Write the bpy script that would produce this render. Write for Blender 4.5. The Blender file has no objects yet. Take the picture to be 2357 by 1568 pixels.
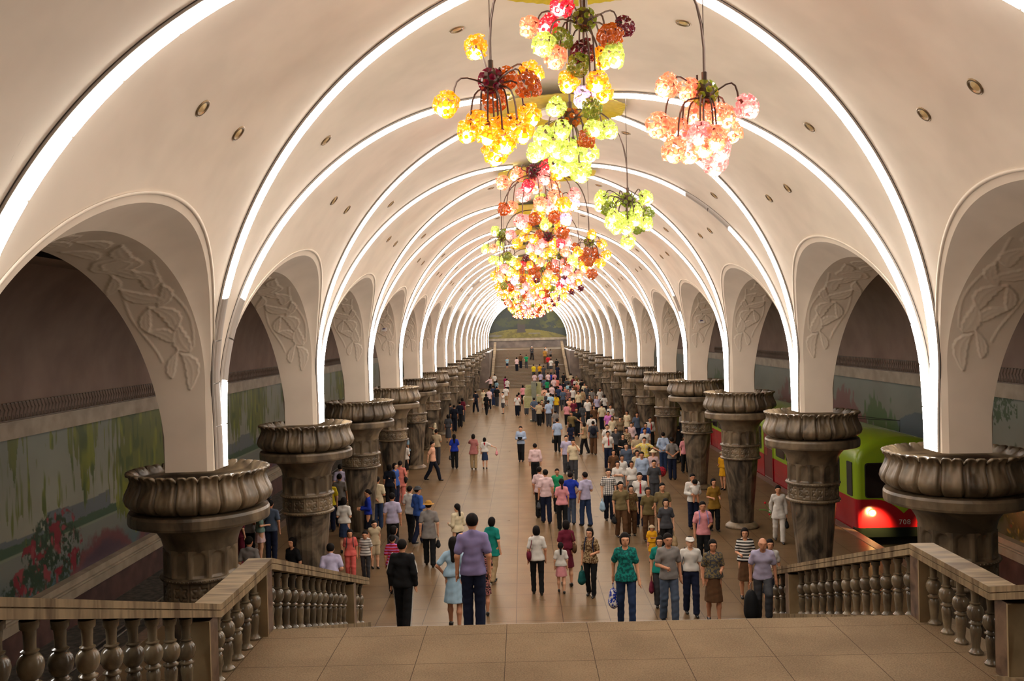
import bpy, math, random
import numpy as np
from mathutils import Vector, Matrix
random.seed(7); rng = np.random.default_rng(7)
sc = bpy.context.scene
COL = sc.collection
PI = math.pi
# ---------------------------------------------------------------- camera
F = 2165.0                      # focal length in pixels of the 2357 px wide frame
CX, CH = -0.775, 6.15           # camera offset from the hall axis, eye height over the platform
VX, VY, ROLL = 1201.48, 765.58, 0.0255
def _basis():
    a = (VX-1178.5)/F; b = (VY-784)/F
    d = np.array([a, b, 1.]); d /= np.linalg.norm(d)
    r = np.array([math.cos(ROLL), -math.sin(ROLL), 0.]); r -= d*(r@d); r /= np.linalg.norm(r)
    return r, d, np.cross(r, d)
BR, BD, BU = _basis()           # hall right / forward / up written in camera axes (x right, y down, z forward)
cam = bpy.data.cameras.new('camera'); camo = bpy.data.objects.new('camera', cam); COL.objects.link(camo)
cam.sensor_width = 36; cam.lens = 36*F/2357; cam.clip_start = .1; cam.clip_end = 400
_R = np.stack([BR, BD, BU], 0)
camx = _R@np.array([1, 0, 0]); camy = _R@np.array([0, -1, 0]); camz = _R@np.array([0, 0, -1])
M = Matrix([list(camx), list(camy), list(camz)]).transposed().to_4x4(); M.translation = Vector((CX, 0, CH))
camo.matrix_world = M
sc.camera = camo
# ---------------------------------------------------------------- world and exposure
w = bpy.data.worlds.new('world'); sc.world = w; w.use_nodes = True
w.node_tree.nodes['Background'].inputs[0].default_value = (.9, .75, .6, 1)
w.node_tree.nodes['Background'].inputs[1].default_value = 0.012
sc.view_settings.view_transform = 'Standard'; sc.view_settings.look = 'None'
sc.view_settings.exposure = 0.0; sc.view_settings.gamma = 1.0
sc.cycles.max_bounces = 5; sc.cycles.diffuse_bounces = 3; sc.cycles.glossy_bounces = 2
sc.cycles.transmission_bounces = 3; sc.cycles.transparent_max_bounces = 4
sc.cycles.sample_clamp_indirect = 3.0; sc.cycles.use_denoising = True; sc.cycles.adaptive_threshold = .03
TUBE_POWER = 22.5                # the fluorescent covers along the arches
BULB_POWER = 18.0               # chandelier bulbs
# ---------------------------------------------------------------- small helpers
def ray(px, py):
    v = np.array([(px-1178.5)/F, (py-784)/F, 1.]); q = np.array([v@BR, v@BD, v@BU]); return q/q[1]
def at_z(px, py, z):
    q = ray(px, py); s = (z-CH)/q[2]; return CX+s*q[0], s
def at_d(px, py, d):
    q = ray(px, py); return np.array([CX+d*q[0], d, CH+d*q[2]])
def srgb(r, g, b):
    f = lambda c: (c/255/12.92 if c/255 <= .04045 else ((c/255+.055)/1.055)**2.4)
    return (f(r), f(g), f(b))
def link(o, parent=None):
    COL.objects.link(o)
    if parent is not None: o.parent = parent
    return o
def empty(name, loc=(0, 0, 0), rz=0., parent=None):
    o = bpy.data.objects.new(name, None); o.empty_display_size = .2; o.location = loc; o.rotation_euler = (0, 0, rz)
    return link(o, parent)
def tag(o, label=None, cat=None, group=None, kind=None):
    if label: o['label'] = label
    if cat: o['category'] = cat
    if group: o['group'] = group
    if kind: o['kind'] = kind
    return o
def mesh(name, V, Fc, mats=None, smooth=False, midx=None):
    me = bpy.data.meshes.new(name)
    V = np.asarray(V, np.float32).reshape(-1, 3)
    if isinstance(Fc, np.ndarray) and Fc.ndim == 2:
        n, k = Fc.shape
        me.vertices.add(len(V)); me.vertices.foreach_set('co', V.ravel())
        me.loops.add(n*k); me.loops.foreach_set('vertex_index', Fc.astype(np.int32).ravel())
        me.polygons.add(n); me.polygons.foreach_set('loop_start', (np.arange(n)*k).astype(np.int32))
        me.polygons.foreach_set('loop_total', np.full(n, k, np.int32))
        if midx is not None: me.polygons.foreach_set('material_index', np.asarray(midx, np.int32))
        me.update(calc_edges=True); me.validate()
    else:
        me.from_pydata([tuple(map(float, v)) for v in V], [], [tuple(map(int, f)) for f in Fc])
        if midx is not None: me.polygons.foreach_set('material_index', list(midx))
    if mats is not None:
        for m in (mats if isinstance(mats, (list, tuple)) else [mats]): me.materials.append(m)
    if smooth: me.polygons.foreach_set('use_smooth', [True]*len(me.polygons))
    return me
class MB:
    """collects boxes, tubes and lathes that become ONE mesh"""
    def __init__(s): s.V = []; s.F = []; s.M = []; s.n = 0; s.m = 0
    def add(s, V, Fc):
        V = np.asarray(V, float).reshape(-1, 3); s.V.append(V)
        for f in Fc: s.F.append([int(i)+s.n for i in f]); s.M.append(s.m)
        s.n += len(V); return s
    def box(s, x0, x1, y0, y1, z0, z1):
        V = [(x, y, z) for x in (x0, x1) for y in (y0, y1) for z in (z0, z1)]
        return s.add(V, [(0, 1, 3, 2), (4, 6, 7, 5), (0, 4, 5, 1), (2, 3, 7, 6), (0, 2, 6, 4), (1, 5, 7, 3)])
    def hexa(s, P):             # 8 points: bottom ring 0-3, top ring 4-7
        return s.add(P, [(3, 2, 1, 0), (4, 5, 6, 7), (0, 1, 5, 4), (1, 2, 6, 5), (2, 3, 7, 6), (3, 0, 4, 7)])
    def tube(s, P, r, n=8, cap=True):
        P = np.asarray(P, float); r = np.broadcast_to(np.asarray(r, float), (len(P),))
        T = np.gradient(P, axis=0); T /= np.linalg.norm(T, axis=1)[:, None]+1e-12
        ref = np.array([0, 0, 1.]) if abs(T[0][2]) < .9 else np.array([1., 0, 0]); V = []
        for i in range(len(P)):
            u = ref-T[i]*(ref@T[i]); u /= np.linalg.norm(u)+1e-12; v = np.cross(T[i], u); ref = u
            for k in range(n):
                a = 2*PI*k/n; V.append(P[i]+r[i]*(math.cos(a)*u+math.sin(a)*v))
        Fc = [(i*n+k, i*n+(k+1) % n, (i+1)*n+(k+1) % n, (i+1)*n+k) for i in range(len(P)-1) for k in range(n)]
        if cap: Fc += [tuple(range(n))[::-1], tuple((len(P)-1)*n+k for k in range(n))]
        return s.add(V, Fc)
    def lathe(s, prof, n=16, c=(0, 0, 0), cap=True):
        V = [(c[0]+r*math.cos(2*PI*k/n), c[1]+r*math.sin(2*PI*k/n), c[2]+z) for r, z in prof for k in range(n)]
        L = len(prof)
        Fc = [(i*n+k, i*n+(k+1) % n, (i+1)*n+(k+1) % n, (i+1)*n+k) for i in range(L-1) for k in range(n)]
        if cap: Fc += [tuple(range(n))[::-1], tuple((L-1)*n+k for k in range(n))]
        return s.add(V, Fc)
    def ball(s, c, r, n=8, m=6):
        r = np.broadcast_to(np.asarray(r, float), (3,)); V = []
        for i in range(1, m):
            t = PI*i/m
            for k in range(n):
                a = 2*PI*k/n; V.append((c[0]+r[0]*math.sin(t)*math.cos(a), c[1]+r[1]*math.sin(t)*math.sin(a), c[2]+r[2]*math.cos(t)))
        V += [(c[0], c[1], c[2]+r[2]), (c[0], c[1], c[2]-r[2])]; t0 = (m-1)*n
        Fc = [(i*n+k, (i+1)*n+k, (i+1)*n+(k+1) % n, i*n+(k+1) % n) for i in range(m-2) for k in range(n)]
        Fc += [(t0, k, (k+1) % n) for k in range(n)] + [(t0+1, (m-2)*n+(k+1) % n, (m-2)*n+k) for k in range(n)]
        return s.add(V, Fc)
    def data(s, name, mats, smooth=False):
        V = np.concatenate(s.V); return mesh(name, V, s.F, mats, smooth, s.M)
    def build(s, name, mats, parent=None, smooth=False):
        return link(bpy.data.objects.new(name, s.data(name, mats, smooth)), parent)
def put(name, me, parent=None, loc=(0, 0, 0), rot=(0, 0, 0), scale=None):
    o = bpy.data.objects.new(name, me); o.location = loc; o.rotation_euler = rot
    if scale is not None: o.scale = scale
    return link(o, parent)
def sharpen(o, deg=35):
    me = o.data
    me.polygons.foreach_set('use_smooth', [True]*len(me.polygons))
    me.set_sharp_from_angle(angle=math.radians(deg)); return o
# ---------------------------------------------------------------- materials
_mats = {}
def nt(name):
    m = bpy.data.materials.new(name); m.use_nodes = True; t = m.node_tree
    return m, t, t.nodes['Principled BSDF']
def plain(name, rgb, rough=.6, metal=0., emit=None, es=0., spec=None, var=0.):
    if name in _mats: return _mats[name]
    m, t, b = nt(name); b.inputs['Base Color'].default_value = (*rgb, 1)
    b.inputs['Roughness'].default_value = rough; b.inputs['Metallic'].default_value = metal
    if spec is not None: b.inputs['Specular IOR Level'].default_value = spec
    if emit: b.inputs['Emission Color'].default_value = (*emit, 1); b.inputs['Emission Strength'].default_value = es
    if var:
        n = t.nodes.new('ShaderNodeTexNoise'); n.inputs['Scale'].default_value = 9; n.inputs['Detail'].default_value = 3
        tc = t.nodes.new('ShaderNodeTexCoord'); t.links.new(tc.outputs['Object'], n.inputs['Vector'])
        r = t.nodes.new('ShaderNodeValToRGB'); r.color_ramp.elements[0].position = .3; r.color_ramp.elements[1].position = .7
        r.color_ramp.elements[0].color = (*[c*(1-var) for c in rgb], 1); r.color_ramp.elements[1].color = (*[min(1, c*(1+var)) for c in rgb], 1)
        t.links.new(n.outputs['Fac'], r.inputs['Fac']); t.links.new(r.outputs['Color'], b.inputs['Base Color'])
    _mats[name] = m; return m
def noise_mat(name, c0, c1, scale=4., rough=.5, detail=5, bump=0., coord='Object', distort=0., stretch=(1, 1, 1), p=(.35, .65), rand=0., spec=.5, c2=None):
    m, t, b = nt(name)
    tc = t.nodes.new('ShaderNodeTexCoord'); mp = t.nodes.new('ShaderNodeMapping'); mp.inputs['Scale'].default_value = stretch
    t.links.new(tc.outputs[coord], mp.inputs['Vector'])
    n = t.nodes.new('ShaderNodeTexNoise'); n.inputs['Scale'].default_value = scale; n.inputs['Detail'].default_value = detail
    n.inputs['Distortion'].default_value = distort
    t.links.new(mp.outputs[0], n.inputs['Vector'])
    if rand:                    # every object of the kind gets its own cut of the stone
        oi = t.nodes.new('ShaderNodeObjectInfo'); vm = t.nodes.new('ShaderNodeVectorMath'); vm.operation = 'MULTIPLY_ADD'
        vm.inputs[1].default_value = (1, 1, 1); cb = t.nodes.new('ShaderNodeCombineXYZ')
        mu = t.nodes.new('ShaderNodeMath'); mu.operation = 'MULTIPLY'; mu.inputs[1].default_value = 40
        t.links.new(oi.outputs['Random'], mu.inputs[0])
        for i in range(3): t.links.new(mu.outputs[0], cb.inputs[i])
        t.links.new(mp.outputs[0], vm.inputs[0]); t.links.new(cb.outputs[0], vm.inputs[2]); t.links.new(vm.outputs[0], n.inputs['Vector'])
    r = t.nodes.new('ShaderNodeValToRGB'); r.color_ramp.elements[0].position, r.color_ramp.elements[1].position = p
    r.color_ramp.elements[0].color = (*c0, 1); r.color_ramp.elements[1].color = (*c1, 1)
    if c2:
        e = r.color_ramp.elements.new((p[0]+p[1])/2); e.color = (*c2, 1)
    t.links.new(n.outputs['Fac'], r.inputs['Fac']); out = r.outputs['Color']
    if rand:
        hs = t.nodes.new('ShaderNodeMapRange'); hs.inputs['To Min'].default_value = 1-rand; hs.inputs['To Max'].default_value = 1+rand*.5
        t.links.new(oi.outputs['Random'], hs.inputs['Value'])
        mx = t.nodes.new('ShaderNodeVectorMath'); mx.operation = 'SCALE'; t.links.new(out, mx.inputs[0]); t.links.new(hs.outputs[0], mx.inputs['Scale']); out = mx.outputs[0]
    t.links.new(out, b.inputs['Base Color']); b.inputs['Roughness'].default_value = rough; b.inputs['Specular IOR Level'].default_value = spec
    if bump:
        bp = t.nodes.new('ShaderNodeBump'); bp.inputs['Strength'].default_value = bump; bp.inputs['Distance'].default_value = .02
        t.links.new(n.outputs['Fac'], bp.inputs['Height']); t.links.new(bp.outputs[0], b.inputs['Normal'])
    return m
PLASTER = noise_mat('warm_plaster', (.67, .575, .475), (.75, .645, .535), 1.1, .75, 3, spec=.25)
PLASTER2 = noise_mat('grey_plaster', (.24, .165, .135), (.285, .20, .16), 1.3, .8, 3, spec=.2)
MARBLE = noise_mat('brown_marble', (.068, .047, .028), (.215, .155, .092), 1.6, .38, 8, distort=1.6, stretch=(1, 1, .55), p=(.36, .62), rand=.18)
SHAFT = noise_mat('veined_grey_marble', (.034, .027, .021), (.17, .13, .088), 1.5, .3, 7, distort=2.6, stretch=(1, 1, .6), p=(.38, .6), rand=.2)
BALU = noise_mat('baluster_marble', (.085, .062, .04), (.20, .152, .092), 5., .22, 6, distort=1.2, stretch=(1, 1, .5), rand=.45)
RAIL = noise_mat('rail_marble', (.10, .064, .034), (.27, .195, .11), 3., .6, 7, distort=.8, stretch=(.35, 2.2, .35), spec=.15, p=(.33, .62), c2=(.185, .13, .072))
NEWEL = noise_mat('dark_newel_marble', (.055, .03, .022), (.16, .10, .065), 3., .3, 6, distort=2)
NEWEL_EDGE = noise_mat('pale_newel_marble', (.21, .15, .08), (.31, .225, .125), 3., .35, 5)
CREAM = noise_mat('cream_stone', (.25, .20, .14), (.36, .29, .21), 2., .5, 5)
PIT = noise_mat('dark_red_pit_wall', (.05, .022, .018), (.10, .045, .035), 2., .6)
DARKSTONE = noise_mat('dark_end_stone', (.10, .075, .06), (.2, .15, .12), 1., .4)
def floor_mat(name, c0, c1, tx, ty, rough, ox=0., oy=0., g=.006, spec=.3):
    m, t, b = nt(name); b.inputs['Specular IOR Level'].default_value = spec
    geo = t.nodes.new('ShaderNodeNewGeometry'); sp = t.nodes.new('ShaderNodeSeparateXYZ'); t.links.new(geo.outputs['Position'], sp.inputs[0])
    def joint(ax, size, off):
        a = t.nodes.new('ShaderNodeMath'); a.operation = 'ADD'; a.inputs[1].default_value = off+1000*size; t.links.new(sp.outputs[ax], a.inputs[0])
        d = t.nodes.new('ShaderNodeMath'); d.operation = 'DIVIDE'; d.inputs[1].default_value = size; t.links.new(a.outputs[0], d.inputs[0])
        f = t.nodes.new('ShaderNodeMath'); f.operation = 'FRACT'; t.links.new(d.outputs[0], f.inputs[0])
        l = t.nodes.new('ShaderNodeMath'); l.operation = 'LESS_THAN'; l.inputs[1].default_value = g/size*2; t.links.new(f.outputs[0], l.inputs[0]); return l
    jx, jy = joint(0, tx, ox), joint(1, ty, oy)
    mxn = t.nodes.new('ShaderNodeMath'); mxn.operation = 'MAXIMUM'; t.links.new(jx.outputs[0], mxn.inputs[0]); t.links.new(jy.outputs[0], mxn.inputs[1])
    n = t.nodes.new('ShaderNodeTexNoise'); n.inputs['Scale'].default_value = 1.1; n.inputs['Detail'].default_value = 4; t.links.new(geo.outputs['Position'], n.inputs['Vector'])
    n2 = t.nodes.new('ShaderNodeTexNoise'); n2.inputs['Scale'].default_value = 55; n2.inputs['Detail'].default_value = 2; t.links.new(geo.outputs['Position'], n2.inputs['Vector'])
    ad = t.nodes.new('ShaderNodeMath'); ad.operation = 'MULTIPLY_ADD'; ad.inputs[1].default_value = .55; t.links.new(n2.outputs['Fac'], ad.inputs[0]); 
    h = t.nodes.new('ShaderNodeMath'); h.operation = 'MULTIPLY'; h.inputs[1].default_value = .45; t.links.new(n.outputs['Fac'], h.inputs[0]); t.links.new(h.outputs[0], ad.inputs[2])
    r = t.nodes.new('ShaderNodeValToRGB'); r.color_ramp.elements[0].position = .38; r.color_ramp.elements[1].position = .62
    r.color_ramp.elements[0].color = (*c0, 1); r.color_ramp.elements[1].color = (*c1, 1); t.links.new(ad.outputs[0], r.inputs['Fac'])
    mx = t.nodes.new('ShaderNodeMix'); mx.data_type = 'RGBA'; mx.inputs[7].default_value = (c0[0]*.35, c0[1]*.3, c0[2]*.3, 1)
    t.links.new(mxn.outputs[0], mx.inputs[0]); t.links.new(r.outputs['Color'], mx.inputs[6])
    gl = t.nodes.new('ShaderNodeBsdfGlossy'); gl.inputs['Color'].default_value = (1, .93, .82, 1); b.inputs['Specular IOR Level'].default_value = 0; b.inputs['Coat Weight'].default_value = 0
    df = t.nodes.new('ShaderNodeBsdfDiffuse'); t.links.new(mx.outputs[2], df.inputs[0]); ms = t.nodes.new('ShaderNodeMixShader'); ms.inputs[0].default_value = spec
    t.links.new(df.outputs[0], ms.inputs[1]); t.links.new(gl.outputs[0], ms.inputs[2]); t.links.new(ms.outputs[0], t.nodes['Material Output'].inputs[0]); t.nodes.remove(b)
    rr = t.nodes.new('ShaderNodeMapRange'); rr.inputs['To Min'].default_value = rough*.92; rr.inputs['To Max'].default_value = rough*1.12
    t.links.new(n.outputs['Fac'], rr.inputs['Value']); t.links.new(rr.outputs[0], gl.inputs['Roughness'])
    return m
FLOOR = floor_mat('platform_granite', (.098, .059, .030), (.150, .094, .049), 1.0, 1.0, .28, .06, 0, g=.008, spec=.095)
LAND = floor_mat('landing_granite', (.120, .080, .045), (.200, .138, .080), 1.0, 1.0, .6, .06, -.42, g=.004, spec=.02)
STEP = noise_mat('step_granite', (.10, .066, .038), (.17, .12, .07), 30., .45, 3)
TUBE = plain('lit_diffuser', (.9, .9, .9), .4, emit=(1., .95, .88), es=TUBE_POWER)
TUBE_OFF = plain('unlit_diffuser', (.36, .31, .27), .35)
HOUSE = plain('lamp_housing', (.55, .50, .46), .5)
RIM = plain('dark_rim', (.05, .04, .035), .5)
BRASS = plain('brass_reflector', (.80, .60, .30), .45, .8)
METAL = plain('dark_bronze', (.10, .065, .05), .4, .6)
YELLOW = plain('yellow_enamel', (.62, .50, .03), .45, var=.12)
WHITEP = plain('white_enamel', (.8, .78, .74), .4)
# ---------------------------------------------------------------- the vault
AX, ZS, ZC, PW, QW = 5.517, CH-.854, CH+4.453, 2.1164, 1.8744
Y1, SP, ZP = 14.55, 7.215, 4.166     # first column, spacing, top of the stone columns
def barrel_x(z):
    t = np.clip((np.asarray(z, float)-ZS)/(ZC-ZS), 0, 1); s = t**(QW/2)
    return AX*np.sqrt(np.maximum(0, 1-s*s))**(2/PW)
def arch_curve(hw, zc, b, n=64, pwr=2.0):
    """legs from the column top, then half a (super)ellipse: offsets from the bay middle and heights"""
    a = np.linspace(-PI/2, PI/2, n*2+1); off = hw*np.sign(np.sin(a))*np.abs(np.sin(a))**(2/pwr); z = zc+b*np.abs(np.cos(a))**(2/pwr)
    lz = np.linspace(ZP, zc, 10)[:-1]
    return np.r_[np.full(9, -hw), off, np.full(9, hw)], np.r_[lz, z, lz[::-1]]
C0 = arch_curve(3.30, 5.25, 2.48); C1 = arch_curve(3.25, 5.25, 2.18); C2 = arch_curve(3.2, 4.7, 2.58)
c1x = 5.60-.13*np.clip((C1[1]-5.25)/2.18, 0, 1); c2x = 6.22+.28*np.clip((C2[1]-4.7)/2.58, 0, 1)
def grid_faces(nu, nv, off=0):
    i, j = np.meshgrid(np.arange(nu-1), np.arange(nv-1), indexing='ij'); a = (i*nv+j).ravel()+off
    return np.stack([a, a+nv, a+nv+1, a+1], 1)
def bay_mesh():
    """one bay of the vault, mid bay at y=0: crown grid, lunette fields and pier strips, both sides"""
    V = []; Fc = []; n = 0; ZT = 7.9; sT = ((ZT-ZS)/(ZC-ZS))**(QW/2); thT = math.asin(sT)
    def zarc(t0, t1, k): return ZS+(ZC-ZS)*np.sin(np.linspace(t0, t1, k))**(2/QW)
    def th(z): return math.asin(min(1, max(0, (z-ZS)/(ZC-ZS))**(QW/2)))
    for side in (-1, 1):
        def patch(ys, zc_):
            nonlocal n
            P = np.stack([side*barrel_x(zc_), np.broadcast_to(np.asarray(ys)[:, None], zc_.shape), zc_], -1); P[..., 0][zc_ > ZC-1e-6] = 0
            V.append(P.reshape(-1, 3)); f = grid_faces(*zc_.shape, n); Fc.append(f if side < 0 else f[:, ::-1]); n += zc_.size
        ys = np.linspace(-SP/2, SP/2, 9); patch(ys, np.broadcast_to(zarc(thT, PI/2, 30), (9, 30)))
        ym = C0[0][9:-9]; patch(ym, np.stack([zarc(th(z0), thT, 18) for z0 in np.maximum(C0[1][9:-9], ZS+1e-4)]))
        for a_, b_ in ((-SP/2, -3.3), (3.3, SP/2)): patch(np.array([a_, b_]), np.broadcast_to(np.r_[np.linspace(ZP, ZS, 8)[:-1], zarc(0, thT, 24)], (2, 31)))
    return np.concatenate(V), np.concatenate(Fc)
KB = range(-2, 16)                   # bays: bay k lies between column k and column k+1
_v, _f = bay_mesh(); VV = []; FF = []
for i, k in enumerate(KB): VV.append(_v+np.array([0, Y1+SP*(k+.5), 0])); FF.append(_f+i*len(_v))
vault = put('ceiling', mesh('ceiling', np.concatenate(VV), np.concatenate(FF), PLASTER, True)); tag(vault, 'warm white plaster barrel vault over the platform hall', kind='structure')
# arcade walls under the vault: the pier faces, the splayed soffit and the carved soffit of each arch
def leaf(S, W, s0, w0, ang, L, Wd, bend=0.):
    x = S-s0; y = W-w0; ca, sa = math.cos(ang), math.sin(ang); u = (x*ca+y*sa)/L; v = (-x*sa+y*ca)/Wd
    v = v-bend*(u*u-.3); taper = np.clip((1-u)*np.clip(1+u, 0, None)**.6, 0, 1.3)/1.15
    prof = taper*(1+.20*np.abs(np.sin(u*8.5)))
    d = (prof-np.abs(v))*Wd
    h = np.clip(d/.012, 0, 1); rim = .55+.45*np.exp(-(d/.022)**2); rib = 1+.35*np.exp(-(v*Wd/.010)**2)
    return h*rim*rib*(np.abs(u) < 1)
def relief(S, W):
    """height of the carved acanthus scroll; S metres from the springing, W 0..~.75 across"""
    H = np.zeros_like(S)
    for s0, w0, a, L, Wd, b in [(.50, .20, .10, .34, .10, .9), (.72, .40, -.45, .22, .07, -.8), (1.05, .22, .05, .30, .10, -.7), (1.25, .42, .65, .22, .08, .8),
                                (1.55, .28, .30, .32, .10, .9), (1.62, .50, -.35, .24, .07, -.7), (1.98, .20, -.30, .26, .08, .8), (2.1, .45, .55, .30, .10, -.8),
                                (2.45, .26, .1, .28, .10, .8), (2.5, .58, -.4, .24, .07, .7), (2.75, .42, .5, .26, .09, .6), (3.35, .24, -.2, .30, .09, -.7), (3.55, .52, .3, .28, .09, .7), (3.9, .3, .15, .30, .09, .7), (4.3, .48, -.2, .32, .10, -.6)]:
        H = np.maximum(H, leaf(S, W, s0, w0, a, L, Wd, b))
    r = np.hypot(S-2.98, (W-.40)*1.05); th = np.arctan2(W-.40, S-2.98)
    for R0 in (.23, .14): 
        e = R0*(1+.13*np.abs(np.cos(2.5*th+R0*9)))-r; H = np.maximum(H, np.clip(e/.012, 0, 1)*(.5+.5*np.exp(-(e/.02)**2))*(1.0 if R0 > .2 else 1.25))
    for s1, w1, amp in ((1.8, .10, .05), (1.2, .58, .06)):
        c = w1+amp*np.sin((S-s1)*3.2); H = np.maximum(H, np.clip(1-np.abs(W-c)/.014, 0, 1)*(S > .8)*(S < 2.9)*.7)
    return H
def soffit(side):
    n = 620; t = np.linspace(0, len(C1[0])-1, n); idx = np.arange(len(C1[0]))
    g = lambda A: np.interp(t, idx, A)
    A = np.stack([g(c1x), g(C1[0]), g(C1[1])], 1); B = np.stack([g(c2x), g(C2[0]), g(C2[1])], 1)
    NV = 48; v = np.linspace(0, 1, NV)
    P = A[:, None]*(1-v)[None, :, None]+B[:, None]*v[None, :, None]
    mid = P[:, NV//2]; arc = np.r_[0, np.cumsum(np.linalg.norm(np.diff(mid, axis=0), axis=1))]; arc2 = np.minimum(arc, arc[-1]-arc)-1.0
    Wd = np.linalg.norm(P[:, -1]-P[:, 0], axis=1)
    Hh = relief(np.broadcast_to(arc2[:, None], (n, NV)), v[None]*Wd[:, None]*(.72/np.maximum(.6, Wd[:, None])))
    du = np.gradient(P, axis=0); dv = np.gradient(P, axis=1); N = np.cross(du, dv); N /= np.linalg.norm(N, axis=2)[..., None]+1e-9
    C = np.array([6.0, 0, 4.6]); s = np.sign(((C-P)*N).sum(2)); N *= s[..., None]
    P = P+N*(Hh*.019)[..., None]
    P[..., 0] *= side
    return P.reshape(-1, 3), (grid_faces(n, NV) if side > 0 else grid_faces(n, NV)[:, ::-1])
def arcade(side):
    """splay, track-side face and lip of one arch"""
    m = len(C0[0]); P = np.zeros((m, 3, 3)); P[:, 0] = np.stack([barrel_x(C0[1])+.0, C0[0], C0[1]], 1)
    P[:, 2] = np.stack([c1x, C1[0], C1[1]], 1); P[:, 1] = (P[:, 0]+P[:, 2])/2+np.array([.03, 0, .02])*np.clip((C0[1]-5.3)/2, 0, 1)[:, None]
    P[..., 0] *= side; V = [P.reshape(-1, 3)]; f = grid_faces(m, 3); Fc = [f if side > 0 else f[:, ::-1]]; n = m*3
    # track-side face above and beside the arch, up to z 8.2
    Q = np.zeros((m+2, 2, 3)); o = np.r_[-SP/2, C2[0], SP/2]; z = np.r_[ZP, C2[1], ZP]; x = np.r_[c2x[0], c2x, c2x[-1]]
    Q[:, 0] = np.stack([x, o, z], 1)
    a = np.linspace(-1, 1, m+2); Q[:, 1] = np.stack([np.full(m+2, 6.55), np.clip(a*SP/2*1.6, -SP/2, SP/2), np.full(m+2, 8.2)], 1)
    Q[0, 1] = (6.22, -SP/2, 8.2); Q[-1, 1] = (6.22, SP/2, 8.2)
    Q[..., 0] *= side; V.append(Q.reshape(-1, 3)); f = grid_faces(m+2, 2, n); Fc.append(f if side < 0 else f[:, ::-1])
    return np.concatenate(V), np.concatenate(Fc)
def lip(side):
    mb = MB(); m = slice(10, -10); off, z = C0[0][m], C0[1][m]
    P = []
    for e in (.09, .125):
        z2 = 5.25+(z-5.25)*(1+e/2.48); o2 = off*(1+e/3.3); P.append(np.stack([side*(barrel_x(z2)-.004), o2, z2], 1))
        P.append(np.stack([side*(barrel_x(z2)-.022), o2, z2], 1))
    A = np.stack([P[0], P[1], P[3], P[2]], 1); n = len(off); f = grid_faces(n, 4)
    return A.reshape(-1, 3), f
for side, nm in ((-1, 'left'), (1, 'right')):
    sv, sf = soffit(side); av, af = arcade(side); lv, lf = lip(side)
    VV = []; FF = []; n = 0
    for k in KB:
        if k < -1: continue
        o = np.array([0, Y1+SP*(k+.5), 0])
        VV += [av+o, lv+o]; FF += [af+n, lf+n+len(av)]; n += len(av)+len(lv)
    tag(put('wall_'+nm, mesh('wall_'+nm, np.concatenate(VV), np.concatenate(FF), PLASTER, True)), kind='structure')
    me = mesh('carved_soffit', sv, sf, PLASTER2 if False else PLASTER, True)
    for i, k in enumerate(KB):
        if k < -1: continue
        tag(put('trim_%d' % (i+(0 if side < 0 else 20)), me, loc=(0, Y1+SP*(k+.5), 0)), kind='structure')
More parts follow.
